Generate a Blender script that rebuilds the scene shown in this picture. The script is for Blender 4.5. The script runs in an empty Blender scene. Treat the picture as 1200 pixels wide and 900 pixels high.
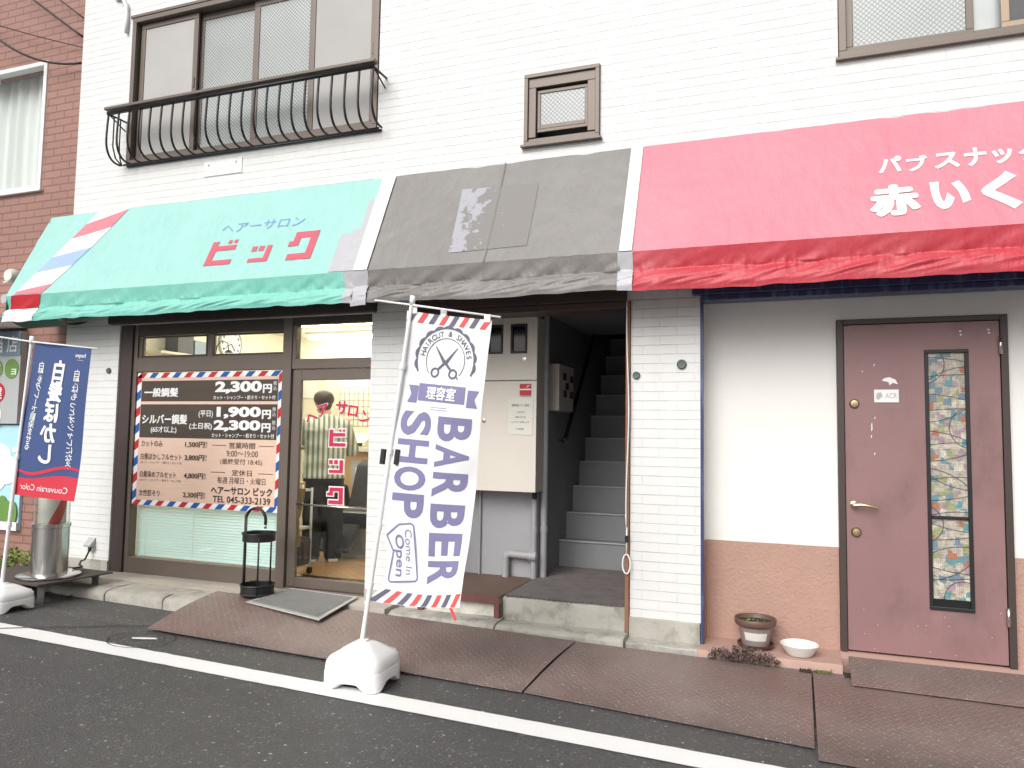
import bpy, bmesh, math, random
from mathutils import Vector, Matrix, noise
random.seed(7)
R = math.radians
C = bpy.context.scene.collection
sc = bpy.context.scene

# ------------------------------------------------------------------ camera, world, sun, exposure
cam_data = bpy.data.cameras.new('camera'); cam = bpy.data.objects.new('camera', cam_data); C.objects.link(cam)
yaw, pitch, roll = R(20.336), R(3.958), R(0.8856)
fw = Vector((-math.sin(yaw)*math.cos(pitch), math.cos(yaw)*math.cos(pitch), math.sin(pitch)))
rt = fw.cross(Vector((0, 0, 1))).normalized(); up = rt.cross(fw)
r2 = rt*math.cos(roll)+up*math.sin(roll); u2 = -rt*math.sin(roll)+up*math.cos(roll)
m = Matrix((r2, u2, -fw)).transposed().to_4x4(); m.translation = Vector((0, -5.126, 1.41))
cam.matrix_world = m
cam_data.sensor_width = 36; cam_data.lens = 26.25; cam_data.clip_start = .05; cam_data.clip_end = 2000
sc.camera = cam

SUN_EL, SUN_AZ = 38, 190          # azimuth clockwise from +Y
w = bpy.data.worlds.new('World'); sc.world = w; w.use_nodes = True
nt = w.node_tree; bg = nt.nodes['Background']
sky = nt.nodes.new('ShaderNodeTexSky'); sky.sky_type = 'NISHITA'; sky.sun_disc = False
sky.sun_elevation = R(SUN_EL); sky.sun_rotation = R(SUN_AZ); sky.dust_density = 6; sky.air_density = 1.0
hs = nt.nodes.new('ShaderNodeHueSaturation'); hs.inputs['Saturation'].default_value = .16
nt.links.new(sky.outputs[0], hs.inputs['Color']); nt.links.new(hs.outputs[0], bg.inputs[0])
bg.inputs[1].default_value = .12
sd = bpy.data.lights.new('sun', 'SUN'); sun = bpy.data.objects.new('sun', sd); C.objects.link(sun)
sd.energy = 1.6; sd.angle = R(45); sd.color = (1, .97, .93)
az = R(SUN_AZ); el = R(SUN_EL)
sdir = Vector((math.sin(az)*math.cos(el), math.cos(az)*math.cos(el), math.sin(el)))
sun.rotation_euler = (-sdir).to_track_quat('-Z', 'Y').to_euler()
sc.view_settings.view_transform = 'Standard'; sc.view_settings.look = 'None'
sc.view_settings.gamma = 1; sc.view_settings.use_curve_mapping = False
sc.view_settings.exposure = .07

# ------------------------------------------------------------------ materials
def N(nt, t, **kw):
    n = nt.nodes.new(t)
    for k, v in kw.items():
        if k in n.inputs: n.inputs[k].default_value = v
        else: setattr(n, k, v)
    return n
def newmat(name):
    m = bpy.data.materials.new(name); m.use_nodes = True
    return m, m.node_tree, m.node_tree.nodes['Principled BSDF'], m.node_tree.links.new
def math_n(nt, op, a, b=None, c=None):
    n = nt.nodes.new('ShaderNodeMath'); n.operation = op
    for i, v in enumerate((a, b, c)):
        if v is None: continue
        if isinstance(v, (int, float)): n.inputs[i].default_value = v
        else: nt.links.new(v, n.inputs[i])
    return n.outputs[0]
def mixc(nt, f, a, b, blend='MIX'):
    n = nt.nodes.new('ShaderNodeMix'); n.data_type = 'RGBA'; n.blend_type = blend
    for i, v in ((0, f), (6, a), (7, b)):
        if isinstance(v, (int, float)): n.inputs[i].default_value = v
        elif isinstance(v, tuple): n.inputs[i].default_value = (*v, 1) if len(v) == 3 else v
        else: nt.links.new(v, n.inputs[i])
    return n.outputs[2]
def pos(nt):
    return nt.nodes.new('ShaderNodeNewGeometry').outputs['Position']
def noise_n(nt, vec, scale, detail=4, rough=.55):
    n = N(nt, 'ShaderNodeTexNoise', Scale=scale, Detail=detail, Roughness=rough); nt.links.new(vec, n.inputs['Vector'])
    return n.outputs[0]
def ramp(nt, f, a, b):
    n = nt.nodes.new('ShaderNodeMapRange'); nt.links.new(f, n.inputs[0]); n.inputs[1].default_value = a; n.inputs[2].default_value = b
    return n.outputs[0]
def stretch(nt, vec, s):
    n = nt.nodes.new('ShaderNodeVectorMath'); n.operation = 'MULTIPLY'; nt.links.new(vec, n.inputs[0]); n.inputs[1].default_value = s
    return n.outputs[0]
def mat(name, col, rough=.6, metal=0, var=.12, vs=6, bump=0, bs=60, spec=.5, dirt=None, dirt_amt=0, ds=3, streak=None, bd=.004):
    m, nt, p, L = newmat(name); ps = pos(nt)
    n = noise_n(nt, ps, vs)
    c = mixc(nt, n, tuple(x*(1-var) for x in col), tuple(min(1, x*(1+var)) for x in col))
    if dirt:
        v = stretch(nt, ps, streak) if streak else ps
        d = ramp(nt, noise_n(nt, v, ds, 6, .65), .5, .75)
        c = mixc(nt, math_n(nt, 'MULTIPLY', d, dirt_amt), c, dirt)
    L(c, p.inputs['Base Color'])
    p.inputs['Roughness'].default_value = rough; p.inputs['Metallic'].default_value = metal
    p.inputs['Specular IOR Level'].default_value = spec
    if bump:
        b = N(nt, 'ShaderNodeBump', Strength=bump, Distance=bd); L(noise_n(nt, ps, bs, 5), b.inputs['Height']); L(b.outputs[0], p.inputs['Normal'])
    return m
def brick_mat(name, c1, c2, mortar, bw, bh, ms, bumpd, rough=.55, tone=.1, rag=.3, dirt=0, bed=0):
    m, nt, p, L = newmat(name); ps = pos(nt)
    s = nt.nodes.new('ShaderNodeSeparateXYZ'); L(ps, s.inputs[0])
    u = math_n(nt, 'ADD', s.outputs[0], s.outputs[1])
    wob = noise_n(nt, ps, 9, 2)
    zz = math_n(nt, 'ADD', s.outputs[2], math_n(nt, 'MULTIPLY', wob, .004))
    cv = nt.nodes.new('ShaderNodeCombineXYZ'); L(u, cv.inputs[0]); L(zz, cv.inputs[1])
    b = nt.nodes.new('ShaderNodeTexBrick'); L(cv.outputs[0], b.inputs['Vector'])
    b.inputs['Color1'].default_value = (*c1, 1); b.inputs['Color2'].default_value = (*c2, 1); b.inputs['Mortar'].default_value = (*mortar, 1)
    b.inputs['Scale'].default_value = 1; b.inputs['Mortar Size'].default_value = ms; b.inputs['Mortar Smooth'].default_value = rag
    b.inputs['Brick Width'].default_value = bw; b.inputs['Row Height'].default_value = bh
    n = noise_n(nt, ps, 2.2, 6)
    c = mixc(nt, tone*2, b.outputs[0], mixc(nt, n, tuple(x*.75 for x in c1), tuple(min(1, x*1.2) for x in c1)))
    if dirt:
        d = ramp(nt, noise_n(nt, stretch(nt, ps, (5, 5, .5)), 1.3, 6, .7), .52, .8)
        c = mixc(nt, math_n(nt, 'MULTIPLY', d, dirt), c, (.42, .41, .38))
    if bed:
        fz = math_n(nt, 'FRACT', math_n(nt, 'DIVIDE', math_n(nt, 'ADD', s.outputs[2], math_n(nt, 'MULTIPLY', noise_n(nt, ps, 14, 3), .006)), bh))
        ln = math_n(nt, 'MULTIPLY', ramp(nt, fz, .075, .03), ramp(nt, noise_n(nt, stretch(nt, ps, (1, 1, 6)), 5, 6, .75), .38, .66))
        c = mixc(nt, math_n(nt, 'MULTIPLY', ln, bed), c, (.33, .33, .32))
    L(c, p.inputs['Base Color']); p.inputs['Roughness'].default_value = rough
    bp = N(nt, 'ShaderNodeBump', Strength=.9, Distance=bumpd); bp.invert = True
    h = math_n(nt, 'ADD', b.outputs['Fac'], math_n(nt, 'MULTIPLY', noise_n(nt, ps, 55, 4), .45))
    L(h, bp.inputs['Height']); L(bp.outputs[0], p.inputs['Normal'])
    return m
def glass_mat(name, tint=(.95, .97, .96)):
    m, nt, p, L = newmat(name); nt.nodes.remove(p)
    t = nt.nodes.new('ShaderNodeBsdfTransparent'); t.inputs[0].default_value = (*tint, 1)
    g = N(nt, 'ShaderNodeBsdfGlossy', Roughness=.02)
    f = N(nt, 'ShaderNodeLayerWeight', Blend=.5); mx = nt.nodes.new('ShaderNodeMixShader')
    L(math_n(nt, 'ADD', math_n(nt, 'MULTIPLY', math_n(nt, 'POWER', f.outputs['Facing'], 5), .9), .035), mx.inputs[0]); L(t.outputs[0], mx.inputs[1]); L(g.outputs[0], mx.inputs[2])
    L(mx.outputs[0], nt.nodes['Material Output'].inputs[0])
    return m
def wire_glass(name, col, line, k=42, frost=.55, rough=.18):
    m, nt, p, L = newmat(name); ps = pos(nt)
    s = nt.nodes.new('ShaderNodeSeparateXYZ'); L(ps, s.inputs[0])
    a = math_n(nt, 'ADD', s.outputs[0], s.outputs[2]); b = math_n(nt, 'SUBTRACT', s.outputs[0], s.outputs[2])
    def ln(v): return math_n(nt, 'GREATER_THAN', math_n(nt, 'ABSOLUTE', math_n(nt, 'SUBTRACT', math_n(nt, 'FRACT', math_n(nt, 'MULTIPLY', v, k)), .5)), .38)
    g = math_n(nt, 'MAXIMUM', ln(a), ln(b))
    c = mixc(nt, noise_n(nt, ps, 1.5, 3), tuple(x*.75 for x in col), tuple(min(1, x*1.25) for x in col))
    c = mixc(nt, math_n(nt, 'MULTIPLY', g, .75), c, line)
    L(c, p.inputs['Base Color']); p.inputs['Roughness'].default_value = rough
    t = nt.nodes.new('ShaderNodeBsdfTransparent'); t.inputs[0].default_value = (.8, .84, .84, 1)
    mx = nt.nodes.new('ShaderNodeMixShader'); mx.inputs[0].default_value = frost
    L(t.outputs[0], mx.inputs[1]); L(p.outputs[0], mx.inputs[2]); L(mx.outputs[0], nt.nodes['Material Output'].inputs[0])
    return m
def emit(name, col, s):
    m, nt, p, L = newmat(name); p.inputs['Base Color'].default_value = (*col, 1)
    p.inputs['Emission Color'].default_value = (*col, 1); p.inputs['Emission Strength'].default_value = s
    return m
def fabric(name, col, var=.08, fold=.5, rough=.45, grain=.15, faded=None):
    m, nt, p, L = newmat(name); ps = pos(nt)
    n = noise_n(nt, stretch(nt, ps, (1.5, 1.5, .8)), 3, 5)
    c = mixc(nt, n, tuple(x*(1-var) for x in col), tuple(min(1, x*(1+var)) for x in col))
    g = noise_n(nt, ps, 160, 2)
    c = mixc(nt, grain, c, mixc(nt, g, tuple(x*.7 for x in col), tuple(min(1, x*1.3) for x in col)))
    d = ramp(nt, noise_n(nt, stretch(nt, ps, (7, 7, .7)), 2, 6, .72), .5, .75)
    c = mixc(nt, math_n(nt, 'MULTIPLY', d, .26), c, tuple(.55*x+.06 for x in col))
    d2 = ramp(nt, noise_n(nt, ps, 1.1, 5, .6), .4, .7)
    c = mixc(nt, math_n(nt, 'MULTIPLY', d2, .22), c, tuple(min(.8, x*.8+.2) for x in col))
    L(c, p.inputs['Base Color']); p.inputs['Roughness'].default_value = rough
    b = N(nt, 'ShaderNodeBump', Strength=fold, Distance=.02)
    L(noise_n(nt, stretch(nt, ps, (3, 3, 1.2)), 4, 5), b.inputs['Height'])
    b2 = N(nt, 'ShaderNodeBump', Strength=.25, Distance=.002); L(g, b2.inputs['Height']); L(b.outputs[0], b2.inputs['Normal'])
    L(b2.outputs[0], p.inputs['Normal'])
    return m
def checker_mat():
    m, nt, p, L = newmat('rusty checker plate'); ps = pos(nt)
    s = nt.nodes.new('ShaderNodeSeparateXYZ'); L(ps, s.inputs[0])
    k = 18
    U = math_n(nt, 'MULTIPLY', math_n(nt, 'ADD', s.outputs[0], s.outputs[1]), k)
    V = math_n(nt, 'MULTIPLY', math_n(nt, 'SUBTRACT', s.outputs[0], s.outputs[1]), k)
    par = math_n(nt, 'ABSOLUTE', math_n(nt, 'MODULO', math_n(nt, 'ADD', math_n(nt, 'FLOOR', U), math_n(nt, 'FLOOR', V)), 2))
    fu = math_n(nt, 'ABSOLUTE', math_n(nt, 'SUBTRACT', math_n(nt, 'FRACT', U), .5)); fv = math_n(nt, 'ABSOLUTE', math_n(nt, 'SUBTRACT', math_n(nt, 'FRACT', V), .5))
    def bar(a, b): return math_n(nt, 'MULTIPLY', math_n(nt, 'LESS_THAN', a, .46), ramp(nt, b, .17, .08))
    h = math_n(nt, 'ADD', math_n(nt, 'MULTIPLY', par, bar(fu, fv)), math_n(nt, 'MULTIPLY', math_n(nt, 'SUBTRACT', 1, par), bar(fv, fu)))
    n1 = noise_n(nt, ps, 2.1, 7, .65); n2 = noise_n(nt, ps, 30, 4)
    c = mixc(nt, ramp(nt, n1, .35, .65), (.175, .118, .108), (.25, .188, .172))
    c = mixc(nt, math_n(nt, 'MULTIPLY', ramp(nt, noise_n(nt, ps, .9, 5), .45, .62), .5), c, (.15, .068, .056))
    c = mixc(nt, math_n(nt, 'MULTIPLY', ramp(nt, n2, .5, .75), .5), c, (.2, .165, .15))
    h = math_n(nt, 'MULTIPLY', h, ramp(nt, noise_n(nt, ps, 3.3, 5, .7), .33, .55))
    c = mixc(nt, math_n(nt, 'MULTIPLY', ramp(nt, noise_n(nt, ps, 6.5, 6, .75), .54, .74), .6), c, (.11, .083, .077))
    c = mixc(nt, math_n(nt, 'MULTIPLY', h, .36), c, (.34, .285, .27))
    sy = nt.nodes.new('ShaderNodeSeparateXYZ'); L(ps, sy.inputs[0])
    ed_ = math_n(nt, 'MULTIPLY', ramp(nt, math_n(nt, 'ADD', sy.outputs[1], math_n(nt, 'MULTIPLY', noise_n(nt, ps, 3.5, 6, .7), .55)), -.78, -1.02), .5)
    c = mixc(nt, ed_, c, (.075, .055, .052))
    ed2 = math_n(nt, 'MULTIPLY', ramp(nt, math_n(nt, 'ADD', sy.outputs[1], math_n(nt, 'MULTIPLY', noise_n(nt, ps, 5, 6, .7), -.35)), -.52, -.33), .5)
    c = mixc(nt, ed2, c, (.15, .125, .11))
    c = mixc(nt, math_n(nt, 'GREATER_THAN', noise_n(nt, ps, 85, 1), .71), c, (.5, .46, .42))
    L(c, p.inputs['Base Color'])
    L(math_n(nt, 'ADD', .35, math_n(nt, 'MULTIPLY', n1, .35)), p.inputs['Roughness'])
    b = N(nt, 'ShaderNodeBump', Strength=.7, Distance=.003); L(math_n(nt, 'ADD', h, math_n(nt, 'MULTIPLY', n2, .5)), b.inputs['Height']); L(b.outputs[0], p.inputs['Normal'])
    return m
def asphalt_mat():
    m, nt, p, L = newmat('asphalt'); ps = pos(nt)
    v = N(nt, 'ShaderNodeTexVoronoi', Scale=92); L(ps, v.inputs['Vector'])
    n = noise_n(nt, ps, 1.3, 6, .6); g = noise_n(nt, ps, 150, 3)
    sp = nt.nodes.new('ShaderNodeSeparateColor'); L(v.outputs['Color'], sp.inputs[0])
    c = mixc(nt, sp.outputs[0], (.036, .036, .037), (.142, .140, .137))
    c = mixc(nt, .45, c, mixc(nt, ramp(nt, g, .3, .7), (.02, .02, .02), (.14, .138, .135)))
    c = mixc(nt, .5, c, mixc(nt, n, (.066, .066, .067), (.105, .104, .102)))
    c = mixc(nt, math_n(nt, 'MULTIPLY', math_n(nt, 'GREATER_THAN', sp.outputs[1], .965), .55), c, (.28, .275, .26))
    c = mixc(nt, math_n(nt, 'MULTIPLY', ramp(nt, noise_n(nt, stretch(nt, ps, (.5, 1.4, 1)), 1.1, 5, .6), .5, .68), .4), c, (.05, .05, .052))
    c = mixc(nt, math_n(nt, 'GREATER_THAN', sp.outputs[2], .9975), c, (.5, .49, .46))
    sx = nt.nodes.new('ShaderNodeSeparateXYZ'); L(ps, sx.inputs[0])
    e = math_n(nt, 'ABSOLUTE', math_n(nt, 'ADD', sx.outputs[1], 1.02))
    band = math_n(nt, 'MULTIPLY', math_n(nt, 'LESS_THAN', e, .07), math_n(nt, 'GREATER_THAN', noise_n(nt, ps, 34, 3), .52))
    c = mixc(nt, math_n(nt, 'MULTIPLY', band, .35), c, (.25, .235, .2))
    L(c, p.inputs['Base Color']); L(math_n(nt, 'ADD', .3, math_n(nt, 'MULTIPLY', n, .5)), p.inputs['Roughness'])
    b = N(nt, 'ShaderNodeBump', Strength=.8, Distance=.006)
    L(math_n(nt, 'ADD', v.outputs['Distance'], g), b.inputs['Height']); L(b.outputs[0], p.inputs['Normal'])
    p.inputs['Roughness'].default_value = .55
    return m
def worn_paint(name, col, under, amt=.57, rough=.6):
    m, nt, p, L = newmat(name); ps = pos(nt)
    a = math_n(nt, 'GREATER_THAN', noise_n(nt, ps, 60, 6, .7), amt)
    c = mixc(nt, noise_n(nt, ps, 5, 5), tuple(x*.93 for x in col), col)
    c = mixc(nt, a, c, under); L(c, p.inputs['Base Color']); p.inputs['Roughness'].default_value = rough
    b = N(nt, 'ShaderNodeBump', Strength=.4, Distance=.003); L(noise_n(nt, ps, 180, 3), b.inputs['Height']); L(b.outputs[0], p.inputs['Normal'])
    return m
def stained_mat():
    m, nt, p, L = newmat('stained glass film'); ps = pos(nt)
    s = nt.nodes.new('ShaderNodeSeparateXYZ'); L(ps, s.inputs[0])
    cv = nt.nodes.new('ShaderNodeCombineXYZ'); L(s.outputs[0], cv.inputs[0]); L(s.outputs[2], cv.inputs[1])
    v = N(nt, 'ShaderNodeTexVoronoi', Scale=24, Randomness=.8); v.distance = 'CHEBYCHEV'; L(cv.outputs[0], v.inputs['Vector'])
    sp = nt.nodes.new('ShaderNodeSeparateColor'); L(v.outputs['Color'], sp.inputs[0])
    cr = nt.nodes.new('ShaderNodeValToRGB'); cr.color_ramp.interpolation = 'CONSTANT'
    cols = [(0, (.50, .46, .37)), (.3, (.60, .53, .43)), (.5, (.16, .27, .33)), (.6, (.42, .3, .33)), (.7, (.36, .4, .16)), (.77, (.48, .17, .08)), (.83, (.66, .62, .50)), (.92, (.1, .32, .36))]
    while len(cr.color_ramp.elements) < len(cols): cr.color_ramp.elements.new(.5)
    for e, (q, c) in zip(cr.color_ramp.elements, cols): e.position = q; e.color = (*c, 1)
    L(sp.outputs[0], cr.inputs[0])
    def rings(sx, sz, cx, cz):
        n = nt.nodes.new('ShaderNodeVectorMath'); n.operation = 'DISTANCE'; L(cv.outputs[0], n.inputs[0]); n.inputs[1].default_value = (cx, cz, 0)
        return math_n(nt, 'LESS_THAN', math_n(nt, 'ABSOLUTE', math_n(nt, 'SUBTRACT', math_n(nt, 'FRACT', math_n(nt, 'MULTIPLY', n.outputs['Value'], sx)), .5)), .0032*sx)
    ln = None
    for a in ((4.3, 0, .78, .9), (3.9, 0, 1.07, 1.5), (4.7, 0, 1.0, .45), (4.1, 0, .8, 1.9)):
        r_ = rings(*a); ln = r_ if ln is None else math_n(nt, 'MAXIMUM', ln, r_)
    tx = math_n(nt, 'FRACT', math_n(nt, 'MULTIPLY', s.outputs[0], 90)); tz = math_n(nt, 'FRACT', math_n(nt, 'MULTIPLY', s.outputs[2], 60))
    weave = math_n(nt, 'ADD', math_n(nt, 'MULTIPLY', math_n(nt, 'GREATER_THAN', math_n(nt, 'ADD', tx, tz), 1.1), .25), math_n(nt, 'MULTIPLY', ramp(nt, noise_n(nt, ps, 30, 5, .7), .42, .62), .55))
    c = mixc(nt, weave, cr.outputs[0], (.16, .15, .16)); c = mixc(nt, math_n(nt, 'MULTIPLY', ln, .8), c, (.05, .045, .06))
    L(c, p.inputs['Base Color']); p.inputs['Roughness'].default_value = .12
    return m
def stripes_mat(name, a, b, k, axis=0):
    m, nt, p, L = newmat(name); ps = pos(nt)
    s = nt.nodes.new('ShaderNodeSeparateXYZ'); L(ps, s.inputs[0])
    u = math_n(nt, 'ADD', math_n(nt, 'MULTIPLY', s.outputs[0], .82), math_n(nt, 'MULTIPLY', s.outputs[1], .57))
    if axis: u = math_n(nt, 'ADD', u, math_n(nt, 'MULTIPLY', s.outputs[2], axis))
    f = math_n(nt, 'GREATER_THAN', math_n(nt, 'FRACT', math_n(nt, 'MULTIPLY', u, k)), .52)
    L(mixc(nt, f, a, b), p.inputs['Base Color']); p.inputs['Roughness'].default_value = .85
    b_ = N(nt, 'ShaderNodeBump', Strength=.6, Distance=.012); L(noise_n(nt, stretch(nt, ps, (1, 1, .4)), 14, 3), b_.inputs['Height']); L(b_.outputs[0], p.inputs['Normal'])
    return m
def parquet_mat():
    m, nt, p, L = newmat('parquet'); ps = pos(nt)
    mp = nt.nodes.new('ShaderNodeMapping'); mp.inputs['Rotation'].default_value = (0, 0, R(40)); L(ps, mp.inputs[0])
    b = nt.nodes.new('ShaderNodeTexBrick'); L(mp.outputs[0], b.inputs['Vector']); b.inputs['Scale'].default_value = 1
    b.inputs['Brick Width'].default_value = .3; b.inputs['Row Height'].default_value = .07; b.inputs['Mortar Size'].default_value = .003
    b.inputs['Color1'].default_value = (.3, .16, .07, 1); b.inputs['Color2'].default_value = (.42, .25, .12, 1); b.inputs['Mortar'].default_value = (.12, .06, .03, 1)
    c = mixc(nt, .4, b.outputs[0], mixc(nt, noise_n(nt, ps, 4, 5), (.2, .1, .05), (.5, .32, .17)))
    L(c, p.inputs['Base Color']); p.inputs['Roughness'].default_value = .35
    return m

WB = brick_mat('white painted brick tile', (.735, .74, .73), (.72, .725, .715), (.715, .72, .71), .235, .064, .003, .0019, tone=.1, dirt=.16, bed=.95)
RB = brick_mat('red brown brick tile', (.35, .185, .15), (.30, .155, .122), (.12, .075, .062), .225, .075, .006, .005, tone=.2, rag=.1)
CONC = mat('weathered concrete', (.43, .415, .37), .88, var=.22, vs=4, bump=.8, bs=35, dirt=(.15, .135, .11), dirt_amt=.9, ds=5, bd=.008)
KERB = mat('kerb stone', (.40, .38, .34), .9, var=.25, vs=10, bump=1, bs=50, dirt=(.13, .12, .1), dirt_amt=.75, ds=6)
APRON = mat('apron cement', (.46, .42, .37), .85, var=.15, vs=4, bump=.5, bs=60, dirt=(.25, .22, .18), dirt_amt=.5, ds=4)
ASPH = asphalt_mat()
LINE = worn_paint('road paint', (.88, .88, .87), (.2, .2, .195), .68)
CHK = checker_mat()
BROWN = mat('brown anodised aluminium', (.155, .125, .105), .42, metal=.25, var=.08, vs=5)
DKBR = mat('dark brown steel', (.055, .038, .034), .45, var=.15)
BEAM = mat('brown header paint', (.07, .042, .036), .5, var=.2)
MAROON = mat('maroon steel edge', (.15, .055, .05), .6, var=.25, bump=.3)
POST = mat('wooden post', (.27, .13, .075), .7, var=.25, vs=12, bump=.4)
DOORP = mat('mauve door paint', (.265, .15, .15), .42, var=.14, vs=2.5, dirt=(.165, .10, .095), dirt_amt=.8, ds=2.2, streak=(1.5, 1.5, 1))
CREAM = mat('white plaster', (.80, .79, .76), .8, var=.03, vs=2, bump=.25, bs=80)
PINK = mat('pink textured render', (.44, .275, .22), .85, var=.1, vs=4, bump=1.0, bs=42, bd=.009, dirt=(.37, .23, .185), dirt_amt=.4, ds=3)
PINKF = mat('pink painted concrete', (.46, .30, .25), .7, var=.1, vs=5, dirt=(.3, .2, .17), dirt_amt=.5, ds=5)
BLUE = mat('navy shutter steel', (.035, .045, .13), .4, var=.2, dirt=(.14, .23, .38), dirt_amt=.8, ds=6, streak=(4, 4, .4))
GREYW = mat('grey painted wall', (.34, .345, .36), .7, var=.08, vs=3, bump=.4, bs=25)
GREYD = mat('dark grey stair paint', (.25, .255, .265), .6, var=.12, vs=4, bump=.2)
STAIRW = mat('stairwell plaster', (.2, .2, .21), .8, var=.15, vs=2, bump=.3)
NOSE = mat('worn step nosing', (.45, .45, .45), .5, var=.2)
CARPET = mat('grey brown carpet', (.19, .165, .16), .95, var=.25, vs=9, bump=.8, bs=200, dirt=(.1, .085, .08), dirt_amt=.6, ds=7)
PIPE = mat('grey pvc pipe', (.36, .36, .37), .5, var=.08)
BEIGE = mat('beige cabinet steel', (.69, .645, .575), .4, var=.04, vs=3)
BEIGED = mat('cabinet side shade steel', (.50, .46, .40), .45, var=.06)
BLACK = mat('black paint', (.012, .012, .013), .4, var=.2)
RUBBER = mat('black rubber', (.018, .018, .018), .7, var=.2)
DARKGL = mat('dark window plastic', (.012, .014, .014), .1, var=.1)
STEEL = mat('stainless steel', (.62, .60, .57), .22, metal=1, var=.08, vs=2)
CHROME = mat('chrome', (.75, .75, .75), .15, metal=1, var=.03)
BRASS = mat('tarnished brass', (.5, .4, .24), .3, metal=1, var=.15, vs=20)
RUST = mat('dark rusty plate', (.085, .065, .06), .75, var=.25, vs=8, bump=.5)
WPLAST = mat('white blow moulded plastic', (.86, .86, .86), .35, var=.02)
WPOLE = mat('white pole enamel', (.85, .85, .85), .3, var=.02)
WHITE = mat('white gloss paint', (.8, .8, .8), .4, var=.03)
PAPER = mat('paper', (.72, .70, .64), .8, var=.05)
RED = mat('signal red', (.50, .018, .03), .5, var=.06); BLU = mat('barber blue', (.012, .09, .36), .5, var=.06)
PINKRED = mat('sun faded red print', (.55, .10, .14), .55, var=.15, vs=20); PBLUE = mat('sun faded blue print', (.21, .33, .62), .55, var=.15, vs=20)
PINKST = mat('sun faded pink print', (.62, .20, .25), .5, var=.15, vs=10); PALEBL = mat('sun faded pale blue print', (.33, .45, .70), .5, var=.1)
WPRINT = mat('white print', (.82, .82, .82), .5, var=.04)
DOORRED = mat('crimson cut vinyl', (.52, .02, .07), .45, var=.05)
TEAL = fabric('pale turquoise vinyl', (.315, .595, .55), fold=.6); TEALV = fabric('turquoise vinyl valance', (.20, .56, .47), fold=.6)  # canopy slope in a paler turquoise than its valance
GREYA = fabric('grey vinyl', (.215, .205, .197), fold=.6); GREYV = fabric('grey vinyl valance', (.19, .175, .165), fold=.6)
REDA = fabric('pale red vinyl', (.60, .205, .26), fold=.6, grain=.3); REDV = fabric('red vinyl valance', (.50, .036, .055), fold=.6)  # slope of the red awning is pinker and paler than the valance
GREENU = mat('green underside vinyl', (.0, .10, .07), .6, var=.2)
TAPE = mat('silver repair tape', (.46, .46, .49), .4, var=.1, vs=14, bump=1, bs=22)
CLEAR = glass_mat('clear glass', (.97, .985, .975))
WGL = wire_glass('wired glass', (.60, .635, .63), (.22, .225, .225), 30, .72)
SCREEN = mat('insect screen', (.43, .42, .405), .7, var=.12, vs=2)
CURT = mat('pale curtain', (.62, .64, .63), .8, var=.06)
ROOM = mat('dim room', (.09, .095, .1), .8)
INTW = mat('cream interior wall', (.83, .80, .66), .7, var=.04); INTC = mat('interior ceiling', (.72, .68, .58), .8, var=.03)
PARQ = parquet_mat()
BLIND = mat('aqua slat', (.66, .85, .83), .5, var=.03)
LAMP = emit('fluorescent tube', (1, .93, .80), 42)
SKIN = mat('skin', (.55, .33, .24), .5, var=.05); HAIR = mat('dark brown hair', (.045, .028, .018), .5, var=.5, vs=40, bump=.6, bs=120)
SHIRT = stripes_mat('striped shirt cotton', (.80, .80, .73), (.25, .29, .22), 21)
TROUS = mat('black trousers cloth', (.010, .010, .012), .85, var=.3, bump=.5, bs=20)
GREY_DISC = mat('grey enamel', (.24, .24, .23), .4)
YELT = mat('yellow towel cloth', (.55, .33, .07), .95, var=.2, vs=20, bump=1, bs=90)
TAN = mat('tan laminate', (.55, .36, .17), .5, var=.06); OFFW = mat('off white laminate', (.7, .66, .52), .4, var=.04)
LEAF = mat('yellow green leaf', (.17, .25, .05), .6, var=.4, vs=30); WEED = mat('reddish brown weed leaf', (.16, .11, .095), .8, var=.4, vs=40); MOSS = mat('green moss leaf', (.17, .22, .06), .8, var=.3, vs=40)
SOIL = mat('potting soil', (.035, .027, .02), .95, var=.4, vs=60, bump=1, bs=80)
POTB = mat('brown plastic pot', (.14, .085, .065), .45, var=.1); POTG = mat('greyed pot plastic', (.30, .25, .24), .5, var=.08); SAUC = mat('red brown saucer', (.11, .045, .035), .5)
BOARD_B = mat('walnut print', (.07, .053, .04), .35, var=.2, vs=3, dirt=(.045, .034, .026), dirt_amt=.7, ds=4, streak=(.6, 1, 14))
BOARD_T = mat('tan wood print', (.74, .53, .42), .35, var=.06, vs=4, dirt=(.66, .46, .36), dirt_amt=.6, ds=4, streak=(.6, 1, 14))
INK = mat('dark brown ink', (.035, .022, .017), .5); INKM = mat('mid brown ink', (.11, .072, .055), .5)
BCLOTH = mat('white polyester banner', (.80, .80, .81), .75, var=.03, vs=3, bump=.3, bs=14)
PURP = mat('slate purple print', (.21, .20, .36), .7, var=.05); GREYBL = mat('grey blue print', (.13, .13, .18), .7, var=.05); CORAL = mat('coral red print', (.72, .10, .10), .7, var=.05)
NAVYC = mat('navy polyester banner', (.05, .085, .22), .7, var=.14, vs=3, bump=.3, bs=14)
REDC = mat('red banner print', (.60, .035, .06), .7, var=.08)
MATG = mat('grey rubber doormat', (.235, .235, .225), .85, var=.15, bump=.5, bs=90); MATR = mat('light mat rim', (.42, .42, .40), .7, var=.08)
SAGE = mat('verdigris vent cap', (.10, .125, .115), .5, var=.2); SKYP = mat('light blue print', (.42, .70, .82), .6, var=.05); GRNP = mat('leaf green print', (.14, .28, .06), .6)
GREYP = mat('sign grey', (.42, .44, .44), .5, var=.05); TEALP = mat('slate sign blue', (.20, .29, .36), .5)
BEADS = mat('violet plastic', (.2, .08, .4), .5)
TAR = mat('tar seam', (.016, .016, .016), .5, var=.2)

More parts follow.
